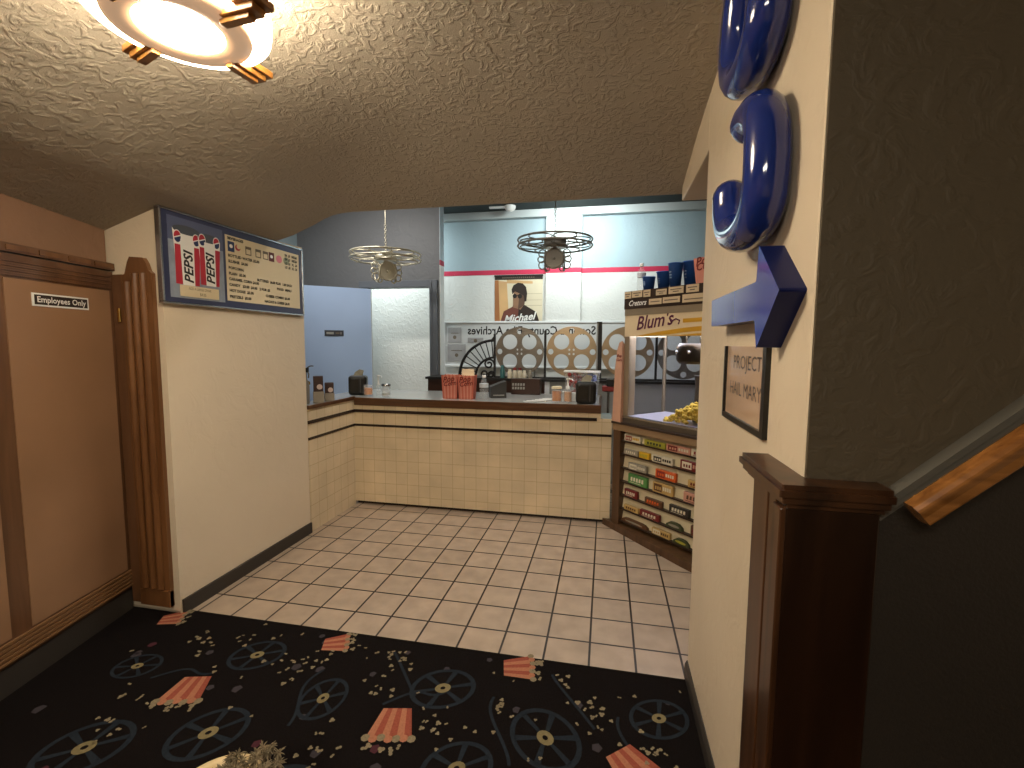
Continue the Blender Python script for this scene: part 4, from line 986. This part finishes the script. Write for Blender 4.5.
HM = T(.520-.50, .885-.90, 1.178-1.15) @ RY(-ang) @ basis((0, 0, 0), (0, 1, 0), (0, 0, 1), (1, 0, 0))
MB().prism(prof, 0, 1.6, RAILW, HM, smooth=False).build('rail', hr, bevel=.004)
for t_ in (.42, 1.2):
    bx_ = math.cos(ang)*t_; bz = math.sin(ang)*t_
    MB().tube([(bx_, -.012, bz-.01), (bx_, .0, bz-.035), (bx_, .04, bz-.045), (bx_, .076, bz-.045)], .007, NEWELD, n=7).build('bracket', hr)

# ------------------------------------------------------------------ lamps
FX, FY = -1.067, 1.05
lf = thing('ceiling_lamp', 'glowing deco ceiling lamp with bronze ring and stepped wood blocks', 'ceiling lamp', (FX, FY, 2.24))
MB().lathe([(0, .005), (.093, .006), (.0935, .014), (.0, .02)], GLOW, 36).build('lens', lf)
MB().lathe([(.095, .014), (.094, .002), (.10, -.003), (.13, -.006), (.157, .0), (.162, .010), (.157, .018), (.13, .022), (.095, .02), (.095, .014)], RINGLIT, 48, cap=False).build('ring', lf)
MB().lathe([(.15, .010), (.192, .011), (.203, .022), (.206, .04), (.203, .235), (.19, .236)], GLOWD, 40).build('drum_shade', lf)
MB().lathe([(.10, .235), (.10, .242)], BRONZE, 24).lathe([(.02, .235), (.02, .33)], BRONZE, 12).build('ceiling_mount', lf)
for a in (160, 83, -5, 255):
    blk = MB(); R_ = RZ(math.radians(a))
    for k, (r0, r1, w, z0, z1) in enumerate(((.155, .262, .030, .012, .030), (.145, .245, .020, -.004, .012), (.135, .225, .011, -.016, -.004))): blk.box((r0, -w, z0), (r1, w, z1), GOLDW, R_)
    blk.build('stepped_block', lf, bevel=.002)

def pendant(loc, rz, m1, m2, label, ztop):
    t_ = thing('reel_pendant', label, 'pendant lamp', loc, rz, 'reel shaped pendants over the counter')
    for dz in (0.0, .055):
        p = MB(); p.ring((0, 0, dz), .352, .009, m1, n=48, k=6)
        for k in range(6):
            a = k*PI/3; p.ring((.225*math.cos(a), .225*math.sin(a), dz), .108, .006, m1, n=22, k=5)
        p.lathe([(.11, dz-.004), (.11, dz+.004)], m1, 20)
        p.build('reel_disc', t_)
    MB().lathe([(.10, -.02), (.115, 0), (.10, .055), (.05, .075)], m2, 24).build('hub', t_)
    s_ = MB()
    s_.prism(circ(0, 0, .098, 28), -.006, .006, m2, F_front(0, -.06, -.125)); s_.ring((0, -.068, -.125), .088, .006, m2, n=26, k=5, axis='y'); s_.ball((0, -.066, -.125), .014, m2, None, 8, 6)
    s_.lathe([(.02, -.02), (.02, -.06)], m2, 10)
    s_.build('shade_disc', t_)
    for sgn in (-1, 1):
        r_ = MB()
        for k, (ox, oz, R_) in enumerate(((.115, -.07, .036), (.128, -.125, .03), (.115, -.18, .036), (.07, -.215, .022))): r_.ring((sgn*ox, -.02, oz), R_, .0065, m1, n=16, k=5, axis='y')
        r_.ring((sgn*.085, .02, -.135), .095, .007, m1, n=22, k=5, axis='x')
        r_.build('side_scroll', t_)
    c_ = MB(); z = .075; i = 0
    while z < ztop-loc[2]-.02:
        if z < .33: c_.ring((0, 0, z+.014), .011, .0028, m1, n=10, k=4, axis='x' if i % 2 else 'y'); z += .021
        else: c_.tube([(0, 0, z), (0, 0, ztop-loc[2])], .005, m1, n=6); z = 99
        i += 1
    c_.build('chain', t_)
    MB().lathe([(.055, ztop-loc[2]-.015), (.06, ztop-loc[2])], m1, 18).build('ceiling_rose', t_)
    return t_
pendant((-.50, 4.5, 2.385), 0, PEND, PEND, 'dark reel shaped pendant lamp before the pale blue back wall', 3.135)
pendant((-2.232, 4.5, 2.31), .75, PENDL, PENDL, 'champagne reel shaped pendant lamp before the grey wall', 3.135)
dm = thing('smoke_detector', 'white dome with bar on the dark service ceiling', 'detector', (-1.19, 5.72, 3.135))
MB().ball((0, 0, -.008), .07, WHITE, None, 16, 10, sc=(1, 1, .9)).build('dome', dm)
MB().box((-.26, -.02, -.02), (-.06, .02, -.001), WHITE).build('mounting_bar', dm)

# pot with dried tufts at the very front of the picture
pt = thing('dried_plant_pot', 'cream rimmed pot of fluffy dried grass at the bottom edge of the picture', 'potted plant', (-1.03, .992, .0085))
POTC = mat('cream_glaze', '#d2b98a', rough=.35, var=.04)
MB().lathe([(.085, 0), (.10, .02), (.12, .13), (.132, .192), (.14, .20), (.136, .205), (.121, .198), (.114, .15), (.09, .13), (0, .13)], POTC, 36).build('pot', pt)
gr_ = MB(); FLUFF = mat('dried_fluff', '#7a6c54', rough=.95, var=.3, vscale=60)
for k in range(52):
    a = random.random()*2*PI; r_ = random.random()**.5*.085
    x, y = .066+r_*math.cos(a)*1.1, .045+r_*math.sin(a)
    p0 = Vector((x*.5, y*.5, .13)); p1 = Vector((x, y, .236+random.uniform(-.012, .02)))
    gr_.tube([p0, p1], .002, FLUFF, n=4)
    for q in range(26):
        d_ = Vector((random.gauss(0, 1), random.gauss(0, 1), random.gauss(.3, .8))).normalized()*random.uniform(.012, .026)
        gr_.tube([p1, p1+d_*.6, p1+d_+Vector((0, 0, -.004))], .0022, FLUFF, n=3, radii=[1, .9, .2])
o = gr_.build('dried_tufts', pt); o['kind'] = 'stuff'

# ------------------------------------------------------------------ light
def area(name, loc, rot, size, sy, power, col, spread=None):
    l = bpy.data.lights.new(name, 'AREA'); l.shape = 'RECTANGLE'; l.size = size; l.size_y = sy; l.energy = power; l.color = col
    if spread: l.spread = spread
    o_ = bpy.data.objects.new(name, l); COL.objects.link(o_); o_.location = loc; o_.rotation_euler = rot; return o_
def point(name, loc, power, col, r=.05):
    l = bpy.data.lights.new(name, 'POINT'); l.energy = power; l.color = col; l.shadow_soft_size = r
    o_ = bpy.data.objects.new(name, l); COL.objects.link(o_); o_.location = loc; return o_
WARM = (1, .91, .76); COOL = (.90, 1.0, 1.0)
area('lobby_fill_rear', (-.7, -1.3, 2.5), (math.radians(18), 0, 0), .9, .9, 82, WARM)  # unseen fill light added behind the camera to lift the lobby
area('service_tube', (-.35, 5.1, 3.08), (math.radians(50), 0, 0), .7, .12, 22, COOL, math.radians(150))
area('service_fill_front', (-.5, 3.45, 3.08), (math.radians(-8), 0, 0), 1.6, .12, 17, (1, .95, .88), math.radians(140))  # added fill, out of view, to brighten the counter and machine fronts
area('service_fill_left', (-2.6, 4.0, 3.08), (math.radians(30), 0, 0), .8, .12, 15, (1, .97, .92), math.radians(150))  # weak fill added out of view to light the partition and blue door
area('rear_tube', (-2.95, 5.6, 3.05), (math.radians(20), 0, 0), .6, .15, 30, COOL)
w = bpy.data.worlds.new('world'); SC.world = w; w.use_nodes = True
w.node_tree.nodes['Background'].inputs[0].default_value = (.35, .32, .28, 1); w.node_tree.nodes['Background'].inputs[1].default_value = .05

# ------------------------------------------------------------------ camera
cam = bpy.data.cameras.new('camera'); co = bpy.data.objects.new('camera', cam); COL.objects.link(co)
cam.sensor_fit = 'HORIZONTAL'; cam.sensor_width = 36; cam.lens = 465/1024*36; cam.clip_start = .05
r_, u_, f_ = ((0.9801568662597764, 0.19812259261273352, 0.006321061637394255), (-0.023279036083269602, 0.08338158731858385, 0.9962457514967213), (-0.19685173101308695, 0.9766242620335838, -0.0863391383122918))
co.matrix_world = basis((0, 0, 1.46), r_, u_, tuple(-c for c in f_))
SC.camera = co
vs_ = SC.view_settings
vs_.view_transform = 'Standard'; vs_.look = 'None'; vs_.gamma = 1; vs_.exposure = 0.28; vs_.use_curve_mapping = False
SC.cycles.use_denoising = True
SC.cycles.max_bounces = 8; SC.cycles.transmission_bounces = 8
